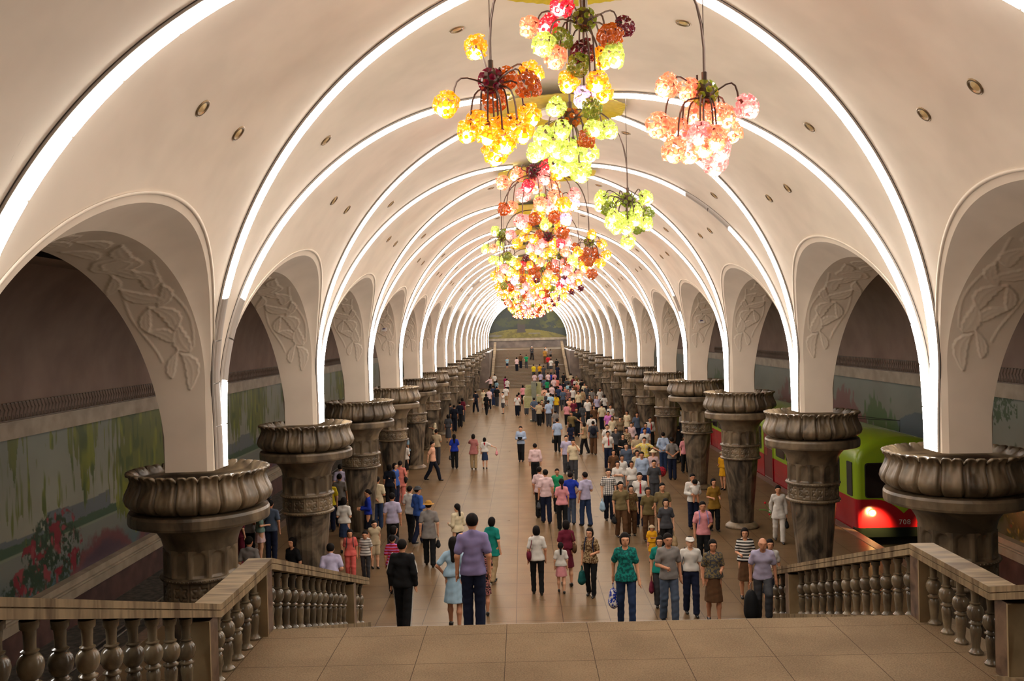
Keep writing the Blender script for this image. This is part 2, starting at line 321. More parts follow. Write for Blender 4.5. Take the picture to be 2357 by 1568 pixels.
# ---------------------------------------------------------------- floors, track pits, side tunnels
YE = 134.0
def quad(name, P, mat, **kw):
    return tag(put(name, mesh(name, P, [(0, 1, 2, 3)], mat)), **kw)
mb = MB(); mb.box(-9, 9, 2, YE, -.35, 0); tag(mb.build('floor', FLOOR), kind='structure')
for s, nm in ((-1, 'left'), (1, 'right')):
    a, b = sorted((s*9.0, s*8.72))
    mb = MB(); mb.box(a, b, 2, YE, 0, .012); tag(mb.build('platform_edge', noise_mat('edge_stone', (.10, .06, .04), (.16, .10, .07), 8)), 'dark stone edging strip along the %s platform edge' % nm, 'platform edge', kind='structure')
    mb = MB(); a, b = sorted((s*9.0, s*12.9)); mb.box(a, b, 2, YE, -1.45, -1.2)
    tag(mb.build('floor_track_'+nm, noise_mat('track_bed', (.03, .025, .02), (.08, .065, .05), 6, .9)), kind='structure')
    for rx in (9.65, 11.1):
        mb = MB(); mb.box(s*rx-.035, s*rx+.035, 2, YE, -1.2, -1.06); mb.box(s*rx-.07, s*rx+.07, 2, YE, -1.2, -1.18)
        tag(mb.build('rail', plain('rail_steel', (.3, .27, .25), .3, 1.)), 'steel running rail in the %s track bed, %s one' % (nm, 'nearer the platform' if rx < 10 else 'nearer the mural'), 'rail')
    # pit wall and pale coping ledge under the mural
    mb = MB(); a, b = sorted((s*12.62, s*13.1)); mb.box(a, b, 2, YE, -1.3, -.42); tag(mb.build('wall_pit_'+nm, PIT), kind='structure')
    mb = MB(); a, b = sorted((s*12.50, s*13.0)); mb.box(a, b, 2, YE, -.42, -.2)
    a, b = sorted((s*12.56, s*13.0)); mb.box(a, b, 2, YE, -.2, -.16); a, b = sorted((s*12.64, s*13.0)); mb.box(a, b, 2, YE, -.16, .0)
    tag(mb.build('trim_ledge_'+nm, CREAM), kind='structure')
    # cornice over the mural
    mb = MB(); a, b = sorted((s*12.62, s*13.0)); mb.box(a, b, 2, YE, 3.98, 4.34); a, b = sorted((s*12.58, s*13.0)); mb.box(a, b, 2, YE, 4.34, 4.40)
    tag(mb.build('trim_cornice_'+nm, CREAM), kind='structure')
    # cresting of small hooked finials standing on the cornice
    mb = MB(); y = 12.0
    while y < 66:
        P = [(s*12.66, y, 4.4), (s*12.66, y, 4.56), (s*12.66, y+.05, 4.66), (s*12.66, y-.01, 4.74), (s*12.66, y-.02, 4.80)]
        mb.tube(P, [.012, .014, .02, .014, .014], 4); mb.box(s*12.66-.03, s*12.66+.03, y-.08, y+.04, 4.795, 4.825)
        P = [(s*12.66, y, 4.42), (s*12.66, y-.07, 4.44), (s*12.66, y-.09, 4.52)]; mb.tube(P, .011, 4); y += .17
    mb.box(s*12.66-.012, s*12.66+.012, 12, 66, 4.40, 4.425)
    tag(mb.build('cornice_cresting', plain('cresting_bronze', (.16, .115, .085), .5, .2)), 'row of small dark hooked finials standing on the %s cornice above the mural' % nm, 'cresting')
    # tunnel vault from the arcade to the cornice
    pr = []
    for a in np.linspace(0, 1, 22):
        t = a*PI; pr.append((9.72-3.2*math.cos(t)*1.0+(.0), 5.2+(3.35)*math.sin(t)**.9))
    pr = [(6.50, 7.2)] + [(x, z) for x, z in pr if x > 6.9] + [(12.95, 4.3)]
    V = []; ys = [2, YE]
    for (x, z) in pr:
        for y in ys: V.append((s*x, y, z))
    f = [(2*i, 2*i+1, 2*i+3, 2*i+2) for i in range(len(pr)-1)]
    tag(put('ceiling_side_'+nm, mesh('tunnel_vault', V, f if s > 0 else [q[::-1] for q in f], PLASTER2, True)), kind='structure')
# ---------------------------------------------------------------- mosaic murals (flat pictures on the tunnel walls)
def vnoise(x, y, seed=0):
    xi = np.floor(x).astype(np.int64); yi = np.floor(y).astype(np.int64); xf = x-xi; yf = y-yi
    def h(a, b):
        n = (a*374761393+b*668265263+seed*1442695041) & 0x7fffffff; n = (n ^ (n >> 13))*1274126177 & 0x7fffffff; return ((n ^ (n >> 16)) & 0xffff)/65535.
    u = xf*xf*(3-2*xf); v = yf*yf*(3-2*yf)
    return (h(xi, yi)*(1-u)+h(xi+1, yi)*u)*(1-v)+(h(xi, yi+1)*(1-u)+h(xi+1, yi+1)*u)*v
def fbm(x, y, seed=0): return (vnoise(x, y, seed)*.5+vnoise(x*2.1, y*2.1, seed+1)*.27+vnoise(x*4.3, y*4.3, seed+2)*.15+vnoise(x*9, y*9, seed+3)*.08)
def mixc(C, m, c):
    m = np.clip(m, 0, 1)[..., None]; C[:] = C*(1-m)+np.array(c)*m
SKY0 = np.array([.30, .33, .27]); SKY1 = np.array([.46, .43, .32])
def paint_left(Y, Z):
    C = SKY0*(Z[..., None]/4)+SKY1*(1-Z[..., None]/4); C = C*(.85+.3*fbm(Y*.6, Z*.9, 3)[..., None])
    sk = 1.35+.5*(vnoise(np.floor(Y*2.3)*.37, 0*Y, 9))+.45*(vnoise(np.floor(Y*1.1)*.71, 0*Y, 12) > .62)
    mixc(C, (Z < sk)*.85, (.13, .16, .19))
    mixc(C, (Z < 1.35+.16*fbm(Y*3, Z, 5)), (.07, .13, .07))
    lake = (Z < 1.12); mixc(C, lake, (.26, .27, .23)); mixc(C, lake*np.clip((.8-Z)*1.2, 0, 1)*(.6+.5*fbm(Y, Z, 4)), (.07, .16, .19))
    mixc(C, (np.abs(Z-1.15) < .035), (.30, .34, .24))
    for yc, wd, lo in [(22.2, .6, 2.3), (25.7, 1.1, 1.3), (30.2, 3.4, -.6), (33, 2.0, 1.), (39.5, 1.6, 1.2), (42.5, 2.6, .8), (55, 3, 1), (63, 3, 1.), (72, 4, 1), (86, 4, 1), (15, 2, 1.5)]:
        st = vnoise(Y*9, Z*.9, 21)*.45+vnoise(Y*17, Z*2.2, 22)*.35+vnoise(Y*3, Z*2.5, 24)*.2
        env = np.clip(1-np.abs(Y-yc)/wd, 0, 1); bot = lo+1.6*(1-env)+1.0*vnoise(Y*5, 0*Y, 23)+.5*vnoise(Y*15, 0*Y, 25)
        m = np.clip((st-.62+env*(.95 if wd == 3.4 else .62))*7, 0, 1)*(Z > bot)
        mixc(C, m*.95, (.16, .19, .02)); mixc(C, m*np.clip((vnoise(Y*5, Z*1.3, 31)-.55)*5, 0, 1)*.8, (.30, .33, .02)); mixc(C, m*np.clip((vnoise(Y*6, Z*2, 32)-.6)*5, 0, 1)*.8, (.06, .11, .02))
    def roses(yc, zc, ry, rz, seed, dens=.5):
        e = 1-((Y-yc)/ry)**2-((Z-zc)/rz)**2
        mixc(C, np.clip((e+1.3*(fbm(Y*4, Z*4, seed)-.55))*6, 0, 1)*np.clip((fbm(Y*9, Z*9, seed+7)-.40)*12, 0, 1), (.035, .07, .035))
        mixc(C, np.clip((vnoise(Y*3.4, Z*3.4, seed+3)+.25*vnoise(Y*14, Z*14, seed+5)-dens-.32)*9, 0, 1)*(e > -.1), (.30, .025, .04)); mixc(C, np.clip((vnoise(Y*5.2, Z*5.2, seed+4)-.72)*9, 0, 1)*(e > 0), (.38, .07, .08))
    roses(23.9, .75, 1.5, 1.15, 40); roses(22.6, .2, 1.2, .6, 44)
    for yc, rr in [(26.8, 1.6), (31., 1.6), (37, 1.5), (47, 2.5), (58, 3), (19, 2)]:
        mixc(C, np.clip((.62-Z-((Y-yc)/rr)**2*.5+.5*fbm(Y*4, Z*4, 50))*5, 0, 1)*.8, (.22, .035, .04)); mixc(C, np.clip((.40-Z-((Y-yc)/rr)**2*.5+.3*fbm(Y*4, Z*4, 51))*5, 0, 1)*.6, (.05, .06, .10))
    st = np.clip((.55-Z-np.abs(Y-21.2)*.5)*5, 0, 1); mixc(C, st, (.36, .27, .18))
    return C
def paint_right(Y, Z):
    C = np.array([.27, .30, .25])*(Z[..., None]/4)+np.array([.36, .31, .23])*(1-Z[..., None]/4); C = C*(.85+.3*fbm(Y*.6, Z*.9, 63)[..., None])
    for yc, wd, hh in [(32., 4.2, 3.0), (26.3, 3.5, 2.5), (58, 7, 2.4), (80, 9, 2.4)]:
        mixc(C, (Z < hh-((Y-yc)/wd)**2*1.3+.12*fbm(Y*2, Z, 66))*.85, (.10, .15, .19))
    for yc, wd, top, col in [(36.9, 1.8, 3.6, (.08, .17, .03)), (35.2, 1.0, 3.2, (.09, .19, .05)), (40.3, 2.1, 3.8, (.30, .11, .10)), (44, 2, 3.2, (.10, .15, .05)), (49, 2, 3.4, (.26, .10, .09)), (66, 3, 3.3, (.10, .16, .05)), (90, 4, 3.3, (.1, .16, .05))]:
        e = (top-Z)*.9-np.abs(Y-yc)/wd*1.1+.9*(vnoise(Y*6, Z*3, 70)-.5); mixc(C, np.clip(e*6, 0, 1)*(Z > 1.5+.9*vnoise(Y*5, 0*Z, 72))*.9, col)
    mixc(C, (Z < .9+.3*fbm(Y, Z, 80)), (.12, .13, .08))
    m = (Z > 3.55-.5*vnoise(Y*6, Z*0, 91))*(np.abs(Y-27.0) < .8)*(fbm(Y*9, Z*9, 92) > .46); mixc(C, m, (.04, .09, .02))
    e = 1-((Y-25.3)/2.2)**2-((Z-1.2)/1.5)**2
    mixc(C, np.clip((e+.9*(fbm(Y*3, Z*3, 94)-.45))*6, 0, 1)*(fbm(Y*6, Z*6, 97) > .38), (.05, .08, .02))
    mixc(C, np.clip((vnoise(Y*3, Z*3, 95)-.62)*9, 0, 1)*(e > 0), (.42, .03, .03)); mixc(C, np.clip((vnoise(Y*7, Z*7, 96)-.75)*9, 0, 1)*(e > 0), (.55, .36, .05))
    return C
def paint_end(X, Z):
    C = np.broadcast_to(np.array([.045, .06, .045]), X.shape+(3,)).copy(); C *= (.6+.9*fbm(X*.6, Z*.8, 5))[..., None]
    mixc(C, (Z < 6.6-((X+1)/6.5)**2*1.2+.12*fbm(X*2, Z, 4)), (.30, .25, .045))
    mixc(C, (Z < 6.5-((X+1)/6.5)**2*1.2)*(fbm(X*2.5, Z*5, 7) > .52)*.5, (.12, .10, .03))
    mixc(C, (np.abs(X+.9-.05*(Z-6)) < .55+.25*np.clip(6.6-Z, 0, 1))*(Z > 6.15), (.10, .08, .07))
    mixc(C, (fbm(X*1.2, Z*1.5, 15) > .5)*np.clip((X-1.5)*.6, 0, 1)*(Z > 6.7)*.8, (.20, .20, .03)); mixc(C, (fbm(X*1.4, Z*1.7, 17) > .56)*(Z > 7.)*.6, (.10, .12, .03))
    mixc(C, (((X-1.0)/.9)**2+((Z-6.0)/.10)**2 < 1)*.8, (.30, .27, .24)); mixc(C, (((X+4.9)/1.3)**2+((Z-5.75)/.16)**2 < 1)*.8, (.30, .27, .22))
    return C
MOSAIC, _t, _b = nt('mosaic'); _a = _t.nodes.new('ShaderNodeAttribute'); _a.attribute_name = 'pigment'; _t.links.new(_a.outputs['Color'], _b.inputs['Base Color']); _b.inputs['Roughness'].default_value = .45
def mural(name, us, zs, fn, pos, flip, label):
    U, Z = np.meshgrid(us, zs, indexing='ij'); C = fn(U, Z)*.58; P = pos(U, Z); f = grid_faces(len(us), len(zs))
    me = mesh(name, P.reshape(-1, 3), f[:, ::-1] if flip else f, MOSAIC)
    at = me.attributes.new('pigment', 'FLOAT_COLOR', 'POINT'); at.data.foreach_set('color', np.concatenate([C.reshape(-1, 3), np.ones((C.size//3, 1))], 1).astype(np.float32).ravel())
    return tag(put(name, me), label, 'mural')
us = np.r_[np.arange(2, 19, .12), np.arange(19, 46, .028), np.arange(46, YE, .25)]
mural('mosaic_mural', us, np.linspace(0, 4, 120), paint_left, lambda U, Z: np.stack([U*0-12.9, U, Z], -1), True, 'long mosaic mural of willows, roses, a lake and distant towers on the left wall')
mural('mosaic_mural', us, np.linspace(0, 4, 120), paint_right, lambda U, Z: np.stack([U*0+12.9, U, Z], -1), False, 'long mosaic mural of pink and green trees and blue hills behind the train')
mural('mosaic_mural', np.linspace(-6.2, 6.2, 160), np.linspace(5.35, 10.8, 80), paint_end, lambda U, Z: np.stack([U, U*0+YE-.05, Z], -1), True, 'dark mosaic of a tree trunk on a grassy hill filling the far end arch')
mb = MB(); mb.box(-13.2, 13.2, YE, YE+.4, -1.5, 11.2); tag(mb.build('wall_back', DARKSTONE), kind='structure')
mb = MB(); mb.box(-6.2, 6.2, YE-.35, YE, 5.02, 5.36); tag(mb.build('trim_far_ledge', CREAM), kind='structure')
mb = MB(); mb.box(-6, 6, YE-.1, YE-.06, 4.0, 5.02); tag(mb.build('wall_far_panel', DARKSTONE), kind='structure')
mb = MB(); mb.box(-13.2, 13.2, -.6, -.2, -1.5, 11.2); tag(mb.build('wall_front', PLASTER), kind='structure')
# ---------------------------------------------------------------- stairs
HS, RS, TS = 2.49, 18, .45
def z_near(y):
    """height of the ground one stands on at distance y along the hall"""
    if y <= 11.75: return HS
    i = int((y-11.75)/TS)+1
    if i <= RS: return HS-i*HS/RS
    if y < 104.2: return 0.
    i = int((y-104.2)/TS)+1
    if i <= 16: return i*.1383
    if y < 112.8: return 2.213
    i = int((y-112.8)/TS)+1
    return 2.213+min(i, 13)*.1383
mb = MB()
for i in range(RS): mb.box(-4.3, 4.3, 11.75+i*TS-.03, 11.75+(i+1)*TS, 0 if i else 0, HS-(i+1)*HS/RS) if i < RS-1 else None
tag(mb.build('stair_flight', STEP), 'broad granite stair flight dropping from the near landing to the platform', 'stairs', kind='structure')
mb = MB(); mb.box(-4.45, 4.45, 9.2, 11.79, 2.40, HS); mb.box(-4.4, 4.4, 9.2, 11.72, 0, 2.37); tag(mb.build('floor_landing', LAND), kind='structure')
mb = MB()
for i in range(12): mb.box(-4.3, 4.3, 9.2-(i+1)*TS, 9.2-i*TS, 0, HS+(i+1)*.1383)
mb.box(-4.3, 4.3, .0, 9.2-12*TS, 0, HS+12*.1383); tag(mb.build('upper_stair_flight', STEP), 'granite steps rising from the landing to the camera', 'stairs', kind='structure')
mb = MB()
for i in range(16): mb.box(-4.3, 4.3, 104.2+i*TS, 104.2+(i+1)*TS+(.0), 0, (i+1)*.1383)
mb.box(-4.3, 4.3, 104.2+16*TS, 112.8, 0, 2.213)
for i in range(13): mb.box(-4.3, 4.3, 112.8+i*TS, 112.8+(i+1)*TS, 0, 2.213+(i+1)*.1383)
mb.box(-4.5, 4.5, 118.78, YE, 0, 4.01); tag(mb.build('far_stair_flight', STEP), 'broad brown granite stairs climbing at the far end of the hall', 'stairs', kind='structure')
for s in (-1, 1):
    mb = MB(); a, b = sorted((s*4.5, s*9)); mb.box(a, b, 105, YE, 0, 4.0); tag(mb.build('wall_far_%s' % ('left' if s < 0 else 'right'), DARKSTONE), kind='structure')
# ---------------------------------------------------------------- balustrades
BP = [(.075, 0), (.078, .03), (.06, .05), (.045, .075), (.043, .10), (.05, .17), (.058, .27), (.062, .33), (.05, .365), (.044, .375), (.07, .39), (.072, .405), (.05, .42), (.045, .432),
      (.066, .45), (.083, .49), (.09, .54), (.083, .59), (.062, .625), (.045, .638), (.058, .65), (.06, .66), (.042, .672), (.04, .70), (.042, .76), (.046, .82), (.062, .835), (.064, .88), (.064, .90)]
_bal = MB(); _bal.lathe([(r, z*.775/.9) for r, z in BP], 18); BALD = _bal.data('baluster', BALU); BALD.polygons.foreach_set('use_smooth', [True]*len(BALD.polygons)); BALD.set_sharp_from_angle(angle=math.radians(50))
_bal = MB(); _bal.lathe([(r, z*.775/.9) for r, z in BP[::2]+[BP[-1]]], 8); BALF = _bal.data('baluster', BALU, True)
def rail_piece(x, ya, za, yb, zb, parent, joints=1.6):
    """two-course coping; z is its top"""
    n = max(1, int(abs(yb-ya)/joints))
    mb = MB()
    for i in range(n):
        f0, f1 = i/n, (i+1)/n; y0, y1 = ya+(yb-ya)*f0, ya+(yb-ya)*f1; z0, z1 = za+(zb-za)*f0, za+(zb-za)*f1
        for dz0, dz1, hw in ((-.06, 0, .15), (-.07, -.06, .135), (-.14, -.07, .15)):
            mb.hexa([(x-hw, y0, z0+dz0), (x+hw, y0, z0+dz0), (x+hw, y1, z1+dz0), (x-hw, y1, z1+dz0), (x-hw, y0, z0+dz1), (x+hw, y0, z0+dz1), (x+hw, y1, z1+dz1), (x-hw, y1, z1+dz1)])
    o = mb.build('handrail', RAIL, parent)
    return o
def post(x, y, zb, zt, parent, sx=.13, sy=.13):
    mb = MB(); mb.box(x-sx, x+sx, y-sy, y+sy, zb, zt); mb.m = 1; mb.box(x-sx-.012, x+sx+.012, y-sy-.03, y-sy, zb, zt)
    return mb.build('newel_post', [NEWEL, NEWEL_EDGE], parent)
def balustrade(name, x, segs, label, far=False, group='marble balustrades'):
    """segs: (ya, rail z, yb, rail z, baluster ys, post ys)"""
    root = empty(name, (x, segs[0][0], 0)); tag(root, label, 'balustrade', group)
    for ya, za, yb, zb, bys, pys in segs:
        r = rail_piece(x, ya, za, yb, zb, root, 1.5 if not far else 30); r.location = (-x, -segs[0][0], 0)
        for y in bys:
            zt = za+(zb-za)*(y-ya)/(yb-ya)-.14
            put('baluster', BALF if far else BALD, root, (0, y-segs[0][0], zt-.775), (0, 0, y*3.1))
            if not far and z_near(y) < zt-.775-.004 and False: pass
        for y in pys:
            zt = za+(zb-za)*(y-ya)/(yb-ya)-.139; p = post(x, y, max(0, zt-.79-(.1 if y > 11.9 else 0)), zt, root); p.location = (-x, -segs[0][0], 0)
    return root
S1 = (3.40-1.28)/(18.9-11.75)
for s, nm in ((-1, 'left'), (1, 'right')):
    x = s*4.13
    balustrade('balustrade', x, [(3.4, 3.40+(9.75-3.4)*.30, 9.75, 3.40, [9.13-.41*i for i in range(12)], [9.55]),
                                 (9.75, 3.40, 11.75, 3.40, [10.02+.35*i for i in range(5)], [11.66]),
                                 (11.75, 3.40, 18.9, 1.28, [12.1+.4*i for i in range(13)]+[17.75, 18.15, 18.6], [17.38])],
               'veined marble balustrade with turned balusters on the %s side of the near stairs' % nm)
    # raking kerb the balusters stand on
    mb = MB()
    hw = .16
    mb.hexa([(x-hw, 11.75, 0), (x+hw, 11.75, 0), (x+hw, 18.95, 0), (x-hw, 18.95, 0), (x-hw, 11.75, 2.487), (x+hw, 11.75, 2.487), (x+hw, 18.95, .37), (x-hw, 18.95, .37)])
    mb.hexa([(x-hw, 3.4, 0), (x+hw, 3.4, 0), (x+hw, 9.75, 0), (x-hw, 9.75, 0), (x-hw, 3.4, 2.487+6.35*.3), (x+hw, 3.4, 2.487+6.35*.3), (x+hw, 9.75, 2.487), (x-hw, 9.75, 2.487)])
    tag(mb.build('trim_%d' % (50+s), RAIL), kind='structure')
    balustrade('balustrade', s*4.2, [(104, 1.0, 111.6, 3.2, [104.4+.46*i for i in range(16)], [104.1]), (111.6, 3.2, 112.8, 3.2, [112., 112.4], [111.7]), (112.8, 3.2, 118.8, 5.0, [113.1+.46*i for i in range(12)], [118.7])],
               'pale marble balustrade on the %s side of the far stairs' % nm, True)
# ---------------------------------------------------------------- lotus columns
def column_parts():
    D = {}
    # lotus bowl: 20 petals, rolled lip, hollow top
    NA = 280; prof = [(.80, -.60), (.92, -.575), (1.02, -.53), (1.09, -.47), (1.12, -.40), (1.105, -.32), (1.055, -.22), (1.02, -.13), (1.03, -.06), (1.065, -.02), (1.07, 0.), (1.03, .012), (.97, 0), (.93, -.05), (.90, -.10), (.86, -.12), (.0, -.12)]
    V = np.zeros((len(prof), NA, 3)); a = np.arange(NA)/NA*2*PI; ph = (a*20/(2*PI)) % 1.
    for i, (r, z) in enumerate(prof):
        e = np.abs(ph-.5)*2                      # 0 petal middle, 1 seam
        groove = np.clip((e-.82)/.13, 0, 1)
        dish = (1-np.clip(e/.72, 0, 1)**4)*.036+(np.cos(np.clip(e/.72, 0, 1)*2*PI)*.5+.5)*.018
        o = -groove*.10*(1 if i < 12 else .3); zz = z
        if i <= 9: o = o-dish*(math.sin(min(1, max(0, (z+.55)/.5))*PI)*.8+.1)+.02*(np.exp(-((e/.45)**2))*math.exp(-((z+.42)/.09)**2))
        if i in (7, 8, 9): o = o-.045*np.exp(-((e-.36)/.17)**2)
        if 9 <= i <= 12: zz = z-.085*groove-.03*np.exp(-(e/.12)**2)
        if i >= 12: o = 0*a+(.022*np.cos(20*a) if i in (12, 13) else 0)
        V[i] = np.stack([(r+o)*np.cos(a), (r+o)*np.sin(a), np.broadcast_to(zz, a.shape)], 1)
    f = grid_faces(len(prof), NA); i = np.arange(len(prof)-1)*NA; f2 = np.stack([i+NA-1, i+2*NA-1, i+NA, i], 1)
    D['capital'] = mesh('capital', V.reshape(-1, 3), np.concatenate([f, f2]), MARBLE, True)
    mb = MB(); mb.lathe([(.62, -.80), (1.0, -.80), (1.045, -.785), (1.055, -.75), (1.055, -.64), (1.035, -.60), (.80, -.58)], 56, cap=False); D['abacus'] = mb.data('abacus', MARBLE)
    mb = MB(); mb.lathe([(.545, -1.20), (.56, -1.12), (.585, -1.03), (.64, -.94), (.72, -.86), (.82, -.795)], 48, cap=False); D['neck'] = mb.data('neck', MARBLE, True)
    # niche ring: 12 facets with round-headed niches cut in
    NF = 12; u = np.linspace(0, 1, 15); zz = np.linspace(-1.60, -1.17, 24); V = []; Fc = []; n = 0
    for k in range(NF):
        A0 = 2*PI*k/NF; U, Z = np.meshgrid(u, zz, indexing='ij'); R = .565
        p0 = np.array([R*math.cos(A0), R*math.sin(A0)]); p1 = np.array([R*math.cos(A0+2*PI/NF), R*math.sin(A0+2*PI/NF)])
        X = p0[0]+(p1[0]-p0[0])*U; Y = p0[1]+(p1[1]-p0[1])*U; nn = (p0+p1)/np.linalg.norm(p0+p1)
        w = .36; ins = np.minimum(w-np.abs(U-.5), np.where(Z > -1.30, w-np.hypot(U-.5, (Z+1.30)/.29), 1))
        ins = np.minimum(ins, (Z+1.585)*3); d = np.clip(ins*14, 0, 1)*.03
        X = X-nn[0]*d; Y = Y-nn[1]*d; V.append(np.stack([X, Y, Z], -1).reshape(-1, 3)); Fc.append(grid_faces(15, 24, n)); n += 15*24
    D['niche_ring'] = mesh('niche_ring', np.concatenate(V), np.concatenate(Fc), MARBLE); 
    # star tile band between two beadings
    V = []; Fc = []; n = 0; zz = np.linspace(-1.97, -1.66, 26); u = np.linspace(0, 1, 26)
    for k in range(NF):
        A0 = 2*PI*k/NF; U, Z = np.meshgrid(u, zz, indexing='ij'); R = .575
        p0 = np.array([R*math.cos(A0), R*math.sin(A0)]); p1 = np.array([R*math.cos(A0+2*PI/NF), R*math.sin(A0+2*PI/NF)])
        X = p0[0]+(p1[0]-p0[0])*U; Y = p0[1]+(p1[1]-p0[1])*U; nn = (p0+p1)/np.linalg.norm(p0+p1)
        x = (U-.5)*.30; z = Z+1.815; r = np.hypot(x, z); th = np.arctan2(z, x)
        star = .095+.024*np.cos(6*th+PI); d = -.022*np.exp(-((r-star)/.012)**2)-.02*np.clip((np.abs(U-.5)-.44)*25, 0, 1)+.01*np.exp(-(r/.03)**2)
        X = X+nn[0]*d; Y = Y+nn[1]*d; V.append(np.stack([X, Y, Z], -1).reshape(-1, 3)); Fc.append(grid_faces(26, 26, n)); n += 26*26
    D['star_band'] = mesh('star_band', np.concatenate(V), np.concatenate(Fc), MARBLE)
    mb = MB()
    for z0 in (-1.66, -2.05):
        mb.lathe([(.55, z0), (.60, z0+.005), (.605, z0+.035), (.60, z0+.065), (.55, z0+.07)], 48, cap=False)
        for k in range(60):
            a = 2*PI*k/60; mb.ball((.605*math.cos(a), .605*math.sin(a), z0+.035), .013, 5, 4)
    D['beading'] = mb.data('beading', MARBLE, True)
    mb = MB(); NS = 12; prof = [(.36, -4.02), (.365, -3.9), (.40, -3.4), (.45, -2.9), (.50, -2.4), (.535, -2.02)]; V = []
    NA = 96
    for r, z in prof:
        for k in range(NA):
            a = 2*PI*k/NA; e = ((k % 8)/8-.5)*2; fl = .975+.0*e*e; rr = r*math.cos(PI/NS)/math.cos(((a+PI/NS) % (2*PI/NS))-PI/NS)*(1-.022*(1-e*e)); V.append((rr*math.cos(a), rr*math.sin(a), z))
    L = len(prof); Fc = [(i*NA+k, i*NA+(k+1) % NA, (i+1)*NA+(k+1) % NA, (i+1)*NA+k) for i in range(L-1) for k in range(NA)]; mb.add(V, Fc); D['shaft'] = mb.data('shaft', SHAFT)
    mb = MB(); mb.lathe([(.50, -ZP), (.515, -ZP+.03), (.50, -ZP+.07), (.455, -ZP+.10), (.42, -ZP+.13), (.36, -ZP+.17)], 40); D['base'] = mb.data('base', MARBLE, True)
    return D
CD = column_parts(); ORD = ['first', 'second', 'third', 'fourth', 'fifth', 'sixth', 'seventh', 'eighth', 'ninth', 'tenth', 'eleventh', 'twelfth', 'thirteenth', 'fourteenth', 'fifteenth', 'sixteenth', 'seventeenth', 'eighteenth']
NCOL = 17
for s, nm in ((-1, 'left'), (1, 'right')):
    for k in range(NCOL):
        y = Y1+SP*k; root = empty('lotus_column', (s*5.85, y, 0), rz=.13*k)
        tag(root, 'brown marble column with lotus capital, %s from the camera in the %s row' % (ORD[k], nm), 'column', 'lotus columns of the %s row' % nm, 'thing')
        if k > 12:              # a few pixels each: one mesh
            for pn in ('capital', 'abacus', 'neck', 'shaft'): put(pn, CD[pn], root, (0, 0, ZP))
        else:
            for pn in CD: put(pn, CD[pn], root, (0, 0, ZP))
# ---------------------------------------------------------------- light arches
def strip_curve(n=260):
    z = np.r_[np.linspace(ZP+.01, ZS, 40)[:-1], ZS+(ZC-ZS)*np.sin(np.linspace(0, PI/2, n))**(2/QW)]; x = barrel_x(z); x[-1] = 0
    s = np.r_[0, np.cumsum(np.hypot(np.diff(x), np.diff(z)))]; u = s/s[-1]; return x, z, 3.4*u**1.808+.10, u, s
SX, SZ, SY, SU, SS = strip_curve()
def strip_mesh(u0, u1, hw, d, mat, name, base=0., n=None, side=1, dn=1):
    n = n or max(3, int((u1-u0)*SS[-1]/.22)+2); u = np.linspace(u0, u1, n)
    x = np.interp(u, SU, SX)*side; z = np.interp(u, SU, SZ); y = np.interp(u, SU, SY)*dn
    P = np.stack([x, y, z], 1); T = np.gradient(P, axis=0); T /= np.linalg.norm(T, axis=1)[:, None]
    dx = np.interp(u+.004, SU, SX)-np.interp(u-.004, SU, SX); dz = np.interp(u+.004, SU, SZ)-np.interp(u-.004, SU, SZ)
    N = np.stack([-dz*side, 0*x, dx], 1); N /= np.linalg.norm(N, axis=1)[:, None]
    N = np.where(((N*np.stack([-x, 0*x, 7-z], 1)).sum(1) < 0)[:, None], -N, N); B = np.cross(T, N)
    B /= np.linalg.norm(B, axis=1)[:, None]
    ring = [(-1, 0), (-1, .98), (-.9, 1), (0, 1), (.9, 1), (1, .98), (1, 0)] if name != 'diffuser' else [(-1, 0), (-.8, .62), (-.4, .93), (0, 1), (.4, .93), (.8, .62), (1, 0)]
    V = np.stack([P+B*(hw*a)+N*(base+d*b) for a, b in ring], 1).reshape(-1, 3); f = grid_faces(n, 7)
    caps = [[0, 1, 2, 3, 4, 5, 6], [(n-1)*7+i for i in range(6, -1, -1)]]
    return mesh(name, V, [list(q) for q in f]+caps, mat, False)
NSEG = 13; UMAX = .90
seg_cache = {}
def segm(i, side, dn):
    key = (i, side, dn)
    if key not in seg_cache:
        u0 = UMAX*i/NSEG+.0012; u1 = UMAX*(i+1)/NSEG-.0012; seg_cache[key] = strip_mesh(u0, u1, .124, .045, TUBE, 'diffuser', .032, side=side, dn=dn)
    return seg_cache[key]
house = {}; whole = {}
for side in (-1, 1):
    for dn in (-1, 1):
        house[side, dn] = strip_mesh(.0, UMAX, .132, .040, HOUSE, 'housing', -.004, n=60, side=side, dn=dn)
        h2 = strip_mesh(.0, UMAX, .139, .012, RIM, 'dark_rim', -.004, n=60, side=side, dn=dn); house['r', side, dn] = h2
        whole[side, dn] = strip_mesh(.0, UMAX, .124, .045, TUBE, 'diffuser', .032, n=44, side=side, dn=dn)
UNLIT = {(-1, 0, -1): [0, 1, 2, 3], (-1, 0, 1): [2, 3], (1, 1, 1): [7, 8], (-1, 6, 1): [8], (1, 3, -1): [4], (1, 9, 1): [7]}
JOINT = plain('joint_clip', (.12, .10, .09), .5)
